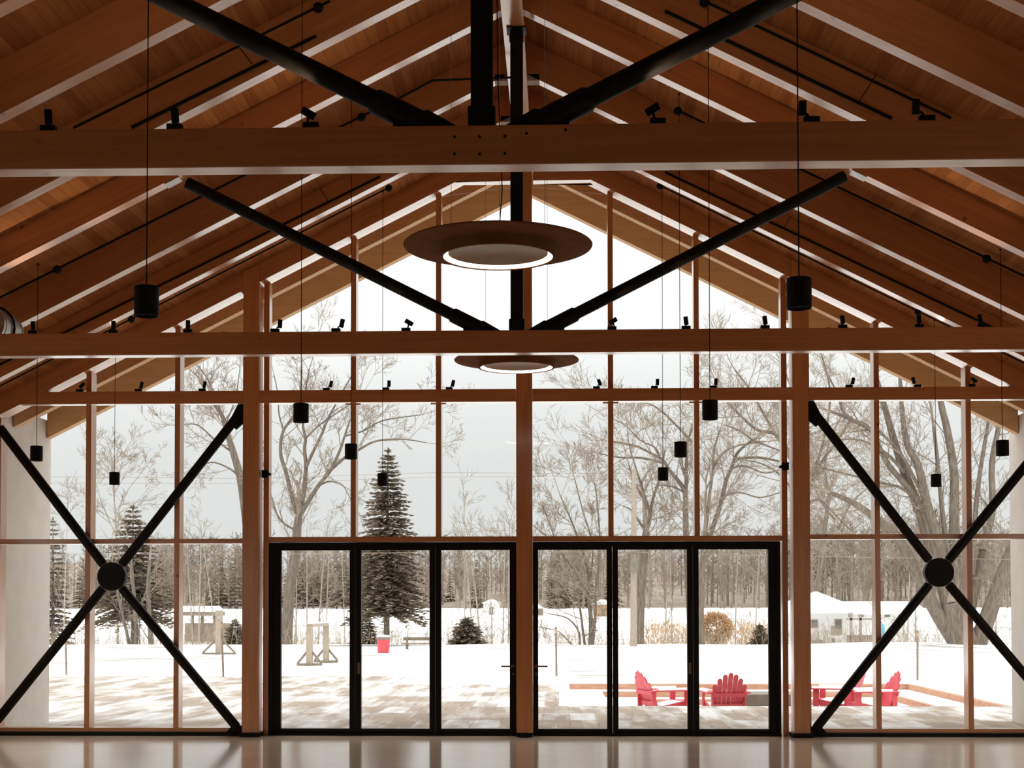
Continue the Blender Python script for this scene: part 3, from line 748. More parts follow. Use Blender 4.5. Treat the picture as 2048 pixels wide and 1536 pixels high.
# ------------------------------------------------------------------ red slatted garden chairs
def chair_proto(label):
    t = thing('garden_chair', label, 'chair', (0, 0, 0), 'red garden chairs round the fire pit')
    W = .29
    lean = math.radians(24); cB = Vector((0, .30, .26))
    dB = Vector((0, math.sin(lean), math.cos(lean)))
    # fan of back slats with rounded tops: the tallest in the middle
    n = 7; hs = [.52, .65, .74, .78, .74, .65, .52]
    for i in range(n):
        u = (i-(n-1)/2)
        x0 = u*.075; a = u*.035
        d = (dB + Vector((a, 0, 0))).normalized()
        side = Vector((0, 0, 1)).cross(d); side = Vector((1, 0, 0)) - d*d.x; side.normalize()
        nn = side.cross(d)
        base = cB + Vector((x0, 0, 0)); L = hs[i]
        pr = [(-.034, 0), (.034, 0), (.043, L*.8)] + [(.043*math.cos(k*PI/6), L*.88+.05*math.sin(k*PI/6)) for k in range(0, 7)] + [(-.043, L*.8)]
        vs = []; m = len(pr)
        for s_ in (-.011, .011):
            for px_, pz_ in pr: vs.append(base + side*px_ + d*pz_ + nn*s_)
        fs = [tuple(range(m-1, -1, -1)), tuple(range(m, 2*m))] + [(k, (k+1) % m, m+(k+1) % m, m+k) for k in range(m)]
        obj('back_slat', MB().add(vs, fs), RED, t)
    obj('back_rail', MB().bar((-.33, .455, .53), (.33, .455, .53), .03, .07).bar((-.27, .38, .33), (.27, .38, .33), .03, .08), RED, t)
    for k in range(5):
        y = .25 - k*.115; z = .262 + k*.022
        obj('seat_slat', MB().obox((0, y, z), .56, .10, .022, Euler((-.19, 0, 0)).to_matrix()), RED, t)
    for sg in (-1, 1):
        obj('armrest', MB().prism([(sg*.25, .555), (sg*.40, .555), (sg*.40, .58), (sg*.25, .58)][::sg], -.36, .47), RED, t, bevel=.006)
        obj('arm_snow', MB().prism([(sg*.262, .581), (sg*.39, .581), (sg*.37, .615), (sg*.28, .615)][::sg], -.34, .34), SNOW, t)
        obj('front_leg', MB().box(*sorted((sg*.285, sg*.315)), -.33, -.22, .0, .554), RED, t)
        obj('rear_leg', MB().prismx([(-.30, .27), (-.30, .38), (.30, .27), (.62, .02), (.52, 0), (.28, .16)], *sorted((sg*.255, sg*.284))), RED, t)
        obj('rear_post', MB().box(*sorted((sg*.285, sg*.313)), .36, .45, .0, .554), RED, t)
    obj('front_rail', MB().box(-.254, .254, -.315, -.29, .25, .37), RED, t)
    obj('seat_snow', MB().obox((0, .0, .315), .50, .42, .02, Euler((-.19, 0, 0)).to_matrix()), SNOW, t)
    return t
zc_ = zf
def chair_at(o, px, Y, rz):
    p = at(px, 1400, Y); o.location = (p.x, Y, zc_); o.rotation_euler = (0, 0, rz); return o
ch = chair_proto('red slatted garden chair turned sideways, furthest left by the fire pit')
chair_at(ch, 1333, 8.7, math.radians(112))
for lab, px, Y, rz in (('red slatted garden chair with its fanned back turned to the windows', 1446, 8.2, math.radians(188)),
                       ('red slatted garden chair facing left behind the dark brace, nearer to the fire pit', 1668, 9.3, math.radians(-112)),
                       ('red slatted garden chair furthest right, beside the slanting steps', 1735, 8.3, math.radians(-82))):
    c = dup(ch, (0, 0, 0), 0, lab); chair_at(c, px, Y, rz)
p = at(1540, 1400, 9.2)
t = thing('fire_pit', 'square grey fire pit box with a dark slot behind the red chairs', 'fire pit', (p.x, 9.2, zf))
obj('base_block', MB().box(p.x-.5, p.x+.5, 8.75, 9.75, zf+.001, zf+.20), CONC, t, bevel=.01)
obj('slot_band', MB().box(p.x-.46, p.x+.46, 8.79, 9.71, zf+.20, zf+.27), BLACK, t)
obj('top_slab', MB().box(p.x-.52, p.x+.52, 8.73, 9.77, zf+.27, zf+.48), CONC, t, bevel=.01)

# ------------------------------------------------------------------ thin stakes in the snow
for px, pyb, pyt, lean, lab in ((447, 1357, 1242, -.04, 'thin stake leaning in the snow beside the dark brace foot on the left'), (1113, 1352, 1254, -.01, 'thin dark stake standing in the snow right of the middle post'),
                          (133, 1350, 1262, -.03, 'thin pale stake in the snow close to the white wing wall at left'), (1835, 1360, 1262, .01, 'thin stake in the snow in front of the big many stemmed tree')):
    b = onz(px, pyb, -.02)
    for _ in range(3): b = onz(px, pyb, ground_z(b.x, b.y))
    h = (pyb-pyt)/FPX*(b.y-CY)
    t = thing('snow_stake', lab, 'stake', tuple(b), 'thin stakes in the snow')
    obj('stake_rod', MB().tube([b-Vector((0, 0, .06)), b+Vector((lean*h, 0, h))], .024, 8), GREYWOOD, t)
    obj('tip_band', MB().tube([b+Vector((lean*h*.88, 0, h*.88)), b+Vector((lean*h*.95, 0, h*.95))], .0255, 8), ORANGEB, t)

# ------------------------------------------------------------------ wooden posts on spreading feet
def foot_post(mb_post, mb_feet, b, h, w, span):
    mb_post.obox(b+Vector((0, 0, h/2)), w, w, h)
    mb_feet.bar(b+Vector((-span, 0, .03)), b+Vector((span, 0, .03)), .09, .07)
    mb_feet.bar(b+Vector((0, -span*.8, .03)), b+Vector((0, span*.8, .03)), .09, .07)
    for sx in (-1, 1):
        mb_feet.bar(b+Vector((sx*span*.95, 0, .06)), b+Vector((sx*w*.45, 0, h*.34)), .07, .06)
def base_pt(px, py):
    b = onz(px, py, -.02)
    for _ in range(4): b = onz(px, py, ground_z(b.x, b.y))
    return b
b1 = base_pt(619, 1331); b2 = base_pt(652, 1325)
t = thing('timber_trestle', 'pale wooden trestle of two thick posts joined by a top bar in the snow', 'trestle', tuple(b1))
for b in (b1, b2):
    h = 1.12; pm, fm = MB(), MB(); foot_post(pm, fm, b, h, .17, .36)
    q = obj('trestle_post', pm, PALEWOOD, t); obj('spreading_foot', fm, GREYWOOD, q)
obj('top_bar', MB().bar(b1+Vector((0, 0, 1.13)), b2+Vector((0, 0, 1.13)), .16, .09), PALEWOOD, t)
obj('snow_cap', MB().bar(b1+Vector((0, 0, 1.195)), b2+Vector((0, 0, 1.195)), .13, .04), SNOW, t)
b = base_pt(438, 1309)
t = thing('timber_post', 'pale wooden post on a spreading plank base between the brace and the tall post', 'post', tuple(b))
pm, fm = MB(), MB(); foot_post(pm, fm, b, 1.55, .22, .6)
q = obj('shaft', pm, PALEWOOD, t); obj('spreading_foot', fm, GREYWOOD, t)
obj('small_plate', MB().obox(b+Vector((.02, -.115, 1.3)), .14, .01, .1), GALV, t)

# ------------------------------------------------------------------ bin and bench
b = base_pt(767, 1306)
sc_ = (b.y-CY)/FPX
t = thing('litter_bin', 'bright red litter bin with a grey lid by the trunk of the big spruce', 'bin', tuple(b))
w, h = 13.2*sc_, 27*sc_
obj('bin_body', MB().lathe([(.0005, 0), (w*.88, 0), (w, h), (.0005, h)], 24, b), RED, t, smooth=True)
obj('lid', MB().lathe([(.0005, h), (w*1.04, h), (w*1.04, h+5*sc_), (.0005, h+6*sc_)], 24, b), CONC, t, smooth=True)
obj('snow_cap', MB().lathe([(.0005, h+6*sc_), (w*.95, h+5.2*sc_), (w*.8, h+8.5*sc_), (.0005, h+9.5*sc_)], 24, b), SNOW, t, smooth=True)
b = base_pt(833, 1299); sc_ = (b.y-CY)/FPX
t = thing('park_bench', 'brown plank bench in the snow right of the red bin', 'bench', tuple(b))
L0, L1 = b.x-28*sc_, b.x+50*sc_
obj('backrest', MB().box(L0, L1, b.y+.18, b.y+.24, b.z+18*sc_, b.z+24.5*sc_), GREYWOOD, t)
obj('seat', MB().box(L0, L1, b.y-.25, b.y+.12, b.z+10.5*sc_, b.z+13*sc_), GREYWOOD, t)
for x in (L0+9*sc_, L1-9*sc_):
    obj('leg', MB().box(x-1.7*sc_, x+1.7*sc_, b.y-.18, b.y+.16, b.z-.05, b.z+10.4*sc_).box(x-1.5*sc_, x+1.5*sc_, b.y+.12, b.y+.179, b.z+10.4*sc_, b.z+23*sc_), GREYWOOD, t)

# ------------------------------------------------------------------ far buildings
def P3(px, py, Y): return at(px, py, Y)
def house():
    Y0, Y1 = 66.0, 72.0
    t = thing('cottage', 'small white cottage with a snowy hipped roof behind the bay on the right', 'cottage', tuple(P3(1640, 1300, Y0)))
    xl_, xr_ = P3(1568, 1250, Y0).x, P3(1697, 1250, Y0).x
    zb, ze = gz(64)-.4, P3(1640, 1222, Y0).z
    obj('wall', MB().box(xl_, xr_, Y0, Y1, zb-.5, ze), SIDING, t)
    zp = P3(1632, 1183, (Y0+Y1)/2).z; xe0, xe1 = P3(1555, 1222, Y0).x, P3(1727, 1222, Y0).x
    xa, xb = P3(1630, 1183, 69).x, P3(1634, 1183, 69).x
    ya, yb = Y0-.8, Y1+.8
    obj('roof', MB().add([(xe0, ya, ze), (xe1, ya, ze), (xe1, yb, ze), (xe0, yb, ze), (xa, 69, zp), (xb, 69, zp), (xe0, ya, ze-.12), (xe1, ya, ze-.12), (xe1, yb, ze-.12), (xe0, yb, ze-.12)],
        [(0, 1, 5, 4), (1, 2, 5), (2, 3, 4, 5), (3, 0, 4), (6, 7, 1, 0), (7, 8, 2, 1), (8, 9, 3, 2), (9, 6, 0, 3), (9, 8, 7, 6)]), SNOW, t)
    def win(px0, px1, py0, py1, name='window', mat=GLASSDARK):
        a, b_ = P3(px0, py1, Y0-.02), P3(px1, py0, Y0-.02)
        o = obj(name, MB().box(a.x-.05, b_.x+.05, Y0-.05, Y0, a.z-.05, b_.z+.05), PALEWOOD, t)
        obj('pane', MB().box(a.x, b_.x, Y0-.07, Y0-.05, a.z, b_.z), mat, o)
    win(1611, 1619, 1241, 1254); win(1623, 1634, 1241, 1254)
    win(1671, 1682, 1240, 1257); win(1665, 1668, 1278, 1283)
    a, b_ = P3(1662, 1270, Y0-.02), P3(1684, 1252, Y0-.02)
    obj('sign_board', MB().box(a.x, b_.x, Y0-.04, Y0, a.z, b_.z), PALEWOOD, t)
    a = P3(1633, 1296, Y0-.5); b_ = P3(1644, 1280, Y0-.5)
    ah = thing('cooling_unit', 'grey box unit against the white cottage wall', 'box unit', (a.x, Y0-.6, gz(Y0-.6)))
    obj('unit_casing', MB().box(a.x-.33, a.x+.33, Y0-.9, Y0-.2, gz(Y0-.6)-.2, b_.z), CONC, ah, bevel=.03)
    # long low wing on the right with its own snowy roof
    Y2, Y3 = 69.0, 76.0
    x0, x1 = xr_+.01, P3(1845, 1250, Y2).x
    zt = P3(1780, 1228, Y2).z; zs = P3(1780, 1214, Y2+2.5).z
    w = thing('long_shed', 'long low pale building with a snowy roof behind the cottage', 'shed', ((x0+x1)/2, Y2, zb))
    obj('wall', MB().box(x0, x1, Y2, Y3, zb-.5, zt), SIDING, w)
    obj('roof', MB().prismx([(Y2-.5, zt), (Y3+.5, zt), ((Y2+Y3)/2, zs+.35)], x0+.01, x1+.4), SNOW, w)
    for px in (1700, 1722, 1775):
        a, b_ = P3(px-5, 1234, Y2-.02), P3(px+5, 1226, Y2-.02)
        obj('window', MB().box(a.x, b_.x, Y2-.04, Y2, a.z, min(b_.z, zt-.05)), GLASSDARK, w)
    # railing
    Yr = 64.5; a, b_ = P3(1694, 1293, Yr), P3(1752, 1272, Yr)
    r = thing('deck_railing', 'brown slatted railing between the cottage and the window bar', 'railing', (a.x, Yr, a.z))
    n = 15
    mbs = MB()
    for i in range(n):
        x = a.x + (b_.x-a.x)*(i+.5)/n; ww = (b_.x-a.x)/n*.40
        mbs.box(x-ww, x+ww, Yr-.02, Yr+.02, a.z-.3, b_.z-.02)
    obj('slats', mbs, GREYWOOD, r)
    obj('rail', MB().box(a.x, b_.x, Yr-.05, Yr+.05, b_.z-.04, b_.z+.05), GREYWOOD, r)
    for px in (1703, 1722, 1748):
        q = P3(px, 1270, Yr); obj('porch_post', MB().box(q.x-.07, q.x+.07, Yr+.06, Yr+.2, a.z-.3, P3(px, 1228, Yr).z), PALEWOOD, r)
    obj('porch_beam', MB().box(a.x, b_.x, Yr+.06, Yr+.2, P3(1700, 1240, Yr).z, P3(1700, 1236, Yr).z), PALEWOOD, r)
    q = P3(1761, 1262, 62)
    bb = thing('blue_barrel', 'bright blue rounded barrel beside the window bar in the bay on the right', 'barrel', (q.x, 62, gz(62)))
    h1, h0 = P3(1761, 1246, 62).z, gz(62)-.3
    obj('barrel_body', MB().lathe([(.0005, h0), (.21, h0), (.235, h0+.1), (.235, h1-.25), (.19, h1-.07), (.08, h1), (.0005, h1)], 20, (q.x, 62, 0)), BLUE, bb, smooth=True)
    obj('lid', MB().lathe([(.0005, h1), (.09, h1-.005), (.08, h1+.06), (.0005, h1+.07)], 16, (q.x, 62, 0)), GREYWOOD, bb)
house()
def hut(name, px0, px1, pyb, pye, pyp, Y, label, cat, wallm, roofm, dep=2.0, over=.12):
    a, b_ = P3(px0, pyb, Y), P3(px1, pye, Y)
    zb = min(a.z, ground_z((a.x+b_.x)/2, Y)) - .2
    t = thing(name, label, cat, ((a.x+b_.x)/2, Y, zb))
    obj('wall', MB().box(a.x, b_.x, Y, Y+dep, zb, b_.z), wallm, t)
    zp = P3(px0, pyp, Y+dep/2).z; o = (b_.x-a.x)*over; xm = (a.x+b_.x)/2; q = (b_.x-a.x)*.12
    obj('roof', MB().add([(a.x-o, Y-.3, b_.z), (b_.x+o, Y-.3, b_.z), (b_.x+o, Y+dep+.3, b_.z), (a.x-o, Y+dep+.3, b_.z), (xm-q, Y+dep/2, zp), (xm+q, Y+dep/2, zp)],
        [(0, 1, 5, 4), (1, 2, 5), (2, 3, 4, 5), (3, 0, 4), (3, 2, 1, 0)]), roofm, t)
    w = (b_.x-a.x)
    obj('door', MB().box(xm-w*.12, xm+w*.12, Y-.05, Y, zb+.2, zb+.2+(b_.z-zb)*.6), GREYWOOD if wallm is not GREYWOOD else PALEWOOD, t)
    return t
hut('white_hut', 967, 998, 1222, 1206, 1199, 168, 'small white hut with a rounded snowy roof on the far field', 'hut', SIDING, SNOW, 3)
hut('tan_cabin', 1188, 1224, 1226, 1209, 1199, 160, 'small tan cabin with a snowy roof half hidden by a black door frame', 'hut', ORANGEB, SNOW, 4)
hut('snow_kiosk', 1058, 1086, 1226, 1217, 1208, 165, 'little dark kiosk with a white snow cap just right of the middle post', 'hut', GREYWOOD, SNOW, 3)
# picnic shelter in the left bay
Y = 92.0
a, b_ = P3(352, 1258, Y), P3(432, 1224, Y)
t = thing('picnic_shelter', 'open shelter with a snowy flat roof beyond the trees at far left', 'shelter', ((a.x+b_.x)/2, Y, gz(Y)))
obj('roof', MB().prismx([(Y-.6, b_.z+.02), (Y+3.2, b_.z+.02), (Y+1.3, P3(380, 1212, Y).z)], a.x, b_.x), SNOW, t)
obj('fascia', MB().box(a.x, b_.x, Y-.5, Y+3, b_.z-.28, b_.z+.015), GREYWOOD, t)
for px in (356, 384, 404, 428):
    q = P3(px, 1258, Y); obj('post', MB().box(q.x-.1, q.x+.1, Y, Y+.2, gz(Y)-.1, b_.z-.28), BARK, t)
obj('low_wall', MB().box(a.x, b_.x+.5, Y+2.6, Y+2.9, gz(Y)-.2, P3(380, 1247, Y).z), BRUSH, t)

# ------------------------------------------------------------------ utility pole and wires
Y = 42.0
b = P3(1267, 1298, Y); tp = P3(1268, 938, Y); sc_ = (Y-CY)/FPX
b.z = ground_z(b.x, Y) - .3
t = thing('utility_pole', 'pale wooden utility pole with a grey transformer can', 'pole', (b.x, Y, b.z))
obj('pole_shaft', MB().tube([b, tp], [7.2*sc_, 4.6*sc_], 14), PALEWOOD, t, smooth=True)
c = P3(1268, 1128, Y-.28)
obj('transformer_can', MB().lathe([(.0005, -16*sc_), (8*sc_, -16*sc_), (9*sc_, -13*sc_), (9*sc_, 2*sc_), (7*sc_, 4*sc_), (5*sc_, 18*sc_), (.0005, 19*sc_)], 20, c), CONC, t, smooth=True)
q = P3(1268, 1105, Y-.1)
obj('cross_arm', MB().obox(q, 64*sc_, .1, 3.2*sc_), BARK, t)
for px in (1250, 1286):
    obj('insulator', MB().tube([P3(px, 1104, Y-.1), P3(px, 1099, Y-.1)], .05, 8), GREYWOOD, t)
def wire(label, pts, Yw, r=.012):
    P = []
    for (xa, ya), (xb, yb) in zip(pts, pts[1:]):
        for i in range(6):
            u = i/6; P.append(P3(xa+(xb-xa)*u, ya+(yb-ya)*u, Yw))
    P.append(P3(*pts[-1], Yw))
    tag(obj('power_line', MB().tube(P, r, 4), TWIG, None, tuple(P[0])), label, 'power line', 'power lines')
wire('uppermost power line crossing the sky at the height of the pendants', [(-60, 952), (500, 957), (880, 945), (1260, 948), (1700, 930), (2100, 900)], 42.3, .010)
wire('second power line crossing the sky just under the uppermost one', [(-60, 966), (500, 967), (880, 954), (1260, 952), (1700, 938), (2100, 912)], 42.6, .009)
wire('lower power line just above the door heads', [(880, 1064), (1060, 1060), (1268, 1056), (1560, 1062), (2100, 1075)], 41.7, .010)
wire('power line just under the door heads over the woods', [(-60, 1108), (540, 1108), (1060, 1103), (1268, 1105), (1560, 1112), (2100, 1120)], 41.4, .014)

# ------------------------------------------------------------------ trees
def spray(mb, p, d, L, r, lvl, rg, up=.12, kids=(6, 5, 3), spread=(25, 62), seg=4, thin=.006):
    "a branch that bends and carries smaller branches"
    pts = [Vector(p)]; rad = [r]; d = Vector(d).normalized()
    step = L/seg
    for i in range(seg):
        d = (d + Vector((rg.uniform(-.16, .16), rg.uniform(-.16, .16), rg.uniform(-.10, .16)+up*.35))).normalized()
        pts.append(pts[-1] + d*step); rad.append(max(thin, r*(1-.8*(i+1)/seg)))
    mb.tube(pts, rad, 5 if r > .045 else 3, False)
    if lvl >= len(kids): return
    for k in range(kids[lvl]):
        u = rg.uniform(.22, .97)*seg; i = min(int(u), seg-1); f = u-i
        q = pts[i].lerp(pts[i+1], f); dd = (pts[i+1]-pts[i]).normalized()
        ax = dd.orthogonal().normalized(); ax.rotate(Matrix.Rotation(rg.uniform(0, 2*PI), 3, dd))
        nd = dd.copy(); nd.rotate(Matrix.Rotation(math.radians(rg.uniform(*spread)), 3, ax))
        nd.y *= .75
        spray(mb, q, nd, L*rg.uniform(.38, .62), max(thin, r*.45), lvl+1, rg, up, kids, spread, 3, thin)
def tree(label, base, Y, limbs, seed, mat=BARK, tw=TWIG, per=.75, blen=(1.2, 2.6), kids=(5, 4, 3), name='bare_tree', thin=.008, depth=.5, up=.15, br=.035):
    rg = random.Random(seed); sc = (Y-CY)/FPX
    bp = P3(*base, Y); gzb = ground_z(bp.x, Y)
    t = thing(name, label, 'tree', (bp.x, Y, gzb), 'bare trees beyond the lawn')
    mt, mtw = MB(), MB()
    for li, (pts, w0, w1) in enumerate(limbs):
        dy = 0 if li == 0 else rg.uniform(-depth, depth)
        P = []
        n = len(pts)
        for i, (x, y) in enumerate(pts):
            P.append(P3(x, y, Y + dy*i/(n-1)*2))
        if li == 0 and P[0].z > gzb: P.insert(0, Vector((P[0].x, P[0].y, gzb-.2)))
        elif li == 0: P[0].z = min(P[0].z, gzb-.1)
        # smooth the guide line
        Q = []
        for i in range(len(P)-1):
            p0 = P[max(i-1, 0)]; p1 = P[i]; p2 = P[i+1]; p3 = P[min(i+2, len(P)-1)]
            for k in range(4):
                u = k/4
                Q.append(.5*((2*p1) + (p2-p0)*u + (2*p0-5*p1+4*p2-p3)*u*u + (3*p1-p0-3*p2+p3)*u**3))
        Q.append(P[-1])
        m = len(Q)
        rad = [max(.012, (w0+(w1-w0)*i/(m-1))*sc/2) for i in range(m)]
        mt.tube(Q, rad, 9 if w0*sc > .2 else 6, False)
        length = sum((Q[i+1]-Q[i]).length for i in range(m-1))
        start = .55 if li == 0 and len(limbs) > 1 else .12
        cnt = int(length/per)
        for k in range(cnt):
            u = (start + (1-start)*(k+rg.random())/max(cnt, 1))*(m-1); i = min(int(u), m-2)
            q = Q[i].lerp(Q[i+1], u-i); dd = (Q[i+1]-Q[i]).normalized()
            ax = dd.orthogonal().normalized(); ax.rotate(Matrix.Rotation(rg.uniform(0, 2*PI), 3, dd))
            nd = dd.copy(); nd.rotate(Matrix.Rotation(math.radians(rg.uniform(28, 70)), 3, ax)); nd.y *= .7
            spray(mtw, q, nd, rg.uniform(*blen), min(br, rad[i]*.55), 0, rg, up, kids, (22, 60), 4, thin)
        # the tip carries on as a spray
        dd = (Q[-1]-Q[-2]).normalized()
        spray(mtw, Q[-1], dd, rg.uniform(*blen)*1.1, rad[-1]*.9, 0, rg, up, kids, (22, 60), 4, thin)
    obj('trunk', mt, mat, t, smooth=True)
    obj('twigs', mtw, tw, t)
    return t
tree('large bare tree that forks above the glass doors left of the middle', (572, 1298), 47, [
    ([(572, 1298), (578, 1190), (590, 1110), (594, 1060), (597, 1035)], 25, 15),
    ([(597, 1035), (584, 994), (572, 945), (561, 906), (566, 863), (586, 832), (600, 790), (604, 740)], 10, 3),
    ([(567, 861), (558, 828), (556, 790), (548, 750)], 4, 2),
    ([(598, 1030), (607, 990), (612, 935), (609, 900), (611, 877), (606, 851), (608, 800), (618, 740)], 10, 3),
    ([(612, 935), (625, 906), (644, 867), (656, 838), (676, 800), (704, 750)], 8, 3),
    ([(611, 877), (633, 855), (660, 835), (700, 810)], 5, 2),
    ([(598, 1033), (617, 1002), (637, 971), (662, 939), (680, 900), (690, 870), (700, 840)], 11, 3),
    ([(662, 939), (690, 915), (717, 900), (744, 885), (773, 879), (812, 879), (851, 885)], 7, 2),
    ([(690, 872), (726, 862), (760, 843), (800, 835), (840, 830)], 4, 2),
    ([(640, 970), (660, 963), (685, 970), (702, 1000)], 4, 1.5),
    ([(590, 1060), (560, 1040), (545, 1000), (535, 960)], 5, 2)], 3, per=1.0, blen=(1.0, 2.4))
tree('leaning bare tree partly hidden by the tall post on the left', (505, 1300), 50, [
    ([(505, 1300), (500, 1120), (484, 975), (468, 910), (455, 869), (444, 831), (427, 808)], 22, 6),
    ([(466, 905), (430, 880), (395, 850), (360, 850)], 5, 2),
    ([(484, 975), (470, 945), (430, 925), (405, 930)], 5, 2),
    ([(444, 831), (430, 790), (410, 750), (385, 720)], 5, 2),
    ([(450, 850), (470, 800), (478, 750)], 4, 2)], 11, per=.95, blen=(1.0, 2.4))
tree('bare clump of trunks under the dark spruce in the far left bay', (268, 1303), 46.5, [
    ([(271, 1303), (272, 1250), (268, 1190), (262, 1120)], 10, 6),
    ([(262, 1303), (250, 1250), (238, 1200), (228, 1150)], 8, 4),
    ([(303, 1303), (300, 1250), (296, 1180), (300, 1120)], 12, 6),
    ([(281, 1303), (278, 1260), (286, 1200), (310, 1140)], 4, 2)], 21, per=1.2, blen=(.8, 1.6), kids=(4, 3))
tree('slim pale bare tree with a fine crown in the far left bay', (236, 1300), 56, [
    ([(236, 1300), (234, 1160), (232, 1060), (227, 980), (224, 925)], 7, 2.5),
    ([(231, 1040), (250, 990), (275, 955)], 3, 1.5), ([(232, 1070), (205, 1010), (190, 960)], 3, 1.5)], 23, BARKL, per=.9, blen=(1.0, 2.2))
tree('bare tree standing right behind the pale utility pole', (1278, 1298), 45, [
    ([(1277, 1298), (1280, 1200), (1288, 1110), (1292, 1066)], 22, 15),
    ([(1291, 1068), (1300, 1033), (1293, 1006), (1281, 987), (1268, 962), (1258, 930)], 9, 3),
    ([(1298, 1040), (1307, 994), (1316, 967), (1322, 945), (1330, 900)], 7, 2.5),
    ([(1291, 1062), (1276, 1040), (1262, 1020), (1246, 1012)], 7, 2),
    ([(1296, 1010), (1280, 960), (1262, 905), (1255, 870)], 4, 2)], 31, per=.9, blen=(1.0, 2.4))
tree('bare tree with long arching limbs left of the second window bar right of the middle', (1386, 1300), 48, [
    ([(1386, 1300), (1378, 1180), (1372, 1067), (1371, 994)], 18, 10),
    ([(1371, 992), (1366, 975), (1351, 955), (1337, 938), (1327, 921), (1307, 909), (1271, 892), (1227, 883)], 10, 3),
    ([(1328, 926), (1283, 916), (1240, 915), (1190, 905)], 6, 2),
    ([(1372, 990), (1373, 930), (1375, 885), (1386, 850), (1392, 800)], 8, 3),
    ([(1384, 884), (1355, 853), (1327, 826), (1300, 808), (1270, 803)], 6, 2),
    ([(1320, 915), (1310, 895), (1280, 880), (1250, 850), (1220, 835)], 4, 1.5),
    ([(1368, 985), (1350, 975), (1325, 970), (1310, 975)], 4, 2)], 37, per=.85, blen=(1.2, 2.8))
tree('bare tree of two leaning stems framed by the door panel furthest right', (1404, 1300), 44, [
    ([(1403, 1300), (1401, 1200), (1406, 1120), (1411, 1065)], 15, 11),
    ([(1411, 1065), (1417, 1006), (1425, 945), (1428, 900), (1440, 860)], 8, 3),
    ([(1412, 1090), (1423, 1062), (1442, 1006), (1452, 962), (1464, 933), (1476, 904), (1505, 880)], 11, 5),
    ([(1505, 880), (1530, 890), (1570, 905)], 5, 3), ([(1505, 880), (1480, 862), (1450, 850)], 4, 2),
    ([(1425, 938), (1447, 905), (1481, 890), (1520, 885)], 6, 2),
    ([(1466, 918), (1515, 915), (1556, 922), (1600, 930)], 6, 3),
    ([(1458, 938), (1490, 932), (1530, 946), (1570, 936)], 5, 2),
    ([(1452, 990), (1480, 985), (1520, 995), (1560, 985)], 4, 2)], 41, per=.85, blen=(1.2, 2.6))
tree('dark bush of several stems standing in the snow right of the middle post', (1170, 1300), 45.5, [
    ([(1181, 1300), (1182, 1245), (1178, 1193), (1176, 1140), (1150, 1060), (1120, 990)], 11, 2),
    ([(1160, 1300), (1158, 1266), (1146, 1246), (1129, 1234), (1100, 1228)], 5, 2),
    ([(1171, 1300), (1165, 1256), (1161, 1224), (1150, 1170), (1115, 1090), (1085, 1010)], 6, 2),
    ([(1184, 1300), (1190, 1240), (1192, 1180), (1200, 1100), (1195, 1010), (1190, 970)], 7, 2),
    ([(1152, 1300), (1135, 1280), (1115, 1262), (1085, 1256)], 3, 1.5),
    ([(1178, 1190), (1140, 1130), (1100, 1080), (1065, 1050)], 5, 2), ([(1180, 1170), (1185, 1090), (1165, 1020), (1150, 960)], 4, 2)], 43, per=.8, blen=(1.0, 2.2), up=.25)
tree('massive bare tree of many trunks filling the bay at far right', (1930, 1294), 42, [
    ([(1928, 1298), (1922, 1270), (1912, 1235), (1904, 1205)], 66, 44),
    ([(1912, 1285), (1868, 1215), (1826, 1128), (1792, 1075), (1755, 1040), (1705, 1005), (1660, 985)], 32, 8),
    ([(1914, 1280), (1884, 1160), (1858, 1085), (1840, 1025), (1809, 944), (1790, 886), (1768, 808), (1748, 740)], 30, 9),
    ([(1890, 1190), (1862, 1070), (1836, 1000), (1775, 927), (1741, 859), (1700, 838), (1660, 822)], 17, 5),
    ([(1900, 1190), (1880, 1090), (1856, 1013), (1836, 930), (1816, 893), (1805, 830), (1800, 750)], 24, 7),
    ([(1905, 1185), (1895, 1100), (1885, 1025), (1874, 910), (1867, 852)], 13, 6),
    ([(1915, 1190), (1909, 1100), (1909, 1020), (1908, 944), (1895, 862), (1882, 805), (1876, 740)], 25, 10),
    ([(1905, 1280), (1935, 1240), (1953, 1160), (1965, 1100)], 26, 14),
    ([(1965, 1100), (1984, 1025), (1984, 927), (1997, 855), (2000, 800)], 16, 8),
    ([(1945, 1150), (1952, 1013), (1963, 927), (1977, 842), (1985, 780)], 12, 5),
    ([(1952, 1296), (1972, 1245), (2006, 1150), (2028, 1095), (2070, 1020)], 38, 20),
    ([(1856, 1010), (1830, 960), (1800, 905), (1745, 850)], 9, 4),
    ([(1809, 944), (1770, 905), (1720, 880), (1670, 880)], 8, 3), ([(1836, 1000), (1800, 975), (1760, 965), (1700, 950), (1640, 935)], 7, 3),
    ([(1741, 859), (1690, 828), (1676, 790), (1650, 740)], 8, 3)], 53, per=1.0, blen=(1.0, 2.4), kids=(4, 4, 3), thin=.007)
tree('bare spreading tree behind the tall post on the right', (1592, 1300), 52, [
    ([(1592, 1300), (1594, 1180), (1600, 1080), (1612, 1000)], 20, 14),
    ([(1612, 1000), (1590, 930), (1556, 872), (1515, 860), (1483, 833), (1454, 802), (1430, 760)], 10, 3),
    ([(1612, 1000), (1640, 930), (1676, 880), (1700, 840)], 9, 3), ([(1600, 950), (1570, 900), (1540, 850), (1500, 780), (1470, 740)], 7, 3),
    ([(1610, 1010), (1640, 1000), (1680, 1040), (1700, 1060)], 6, 2), ([(1606, 1020), (1570, 960), (1530, 930), (1490, 920)], 6, 2), ([(1612, 990), (1610, 900), (1590, 800), (1560, 720)], 7, 3), ([(1620, 970), (1650, 870), (1660, 780), (1640, 700)], 6, 3)], 59, per=.8, blen=(1.2, 2.8), kids=(5, 4, 3), thin=.007)
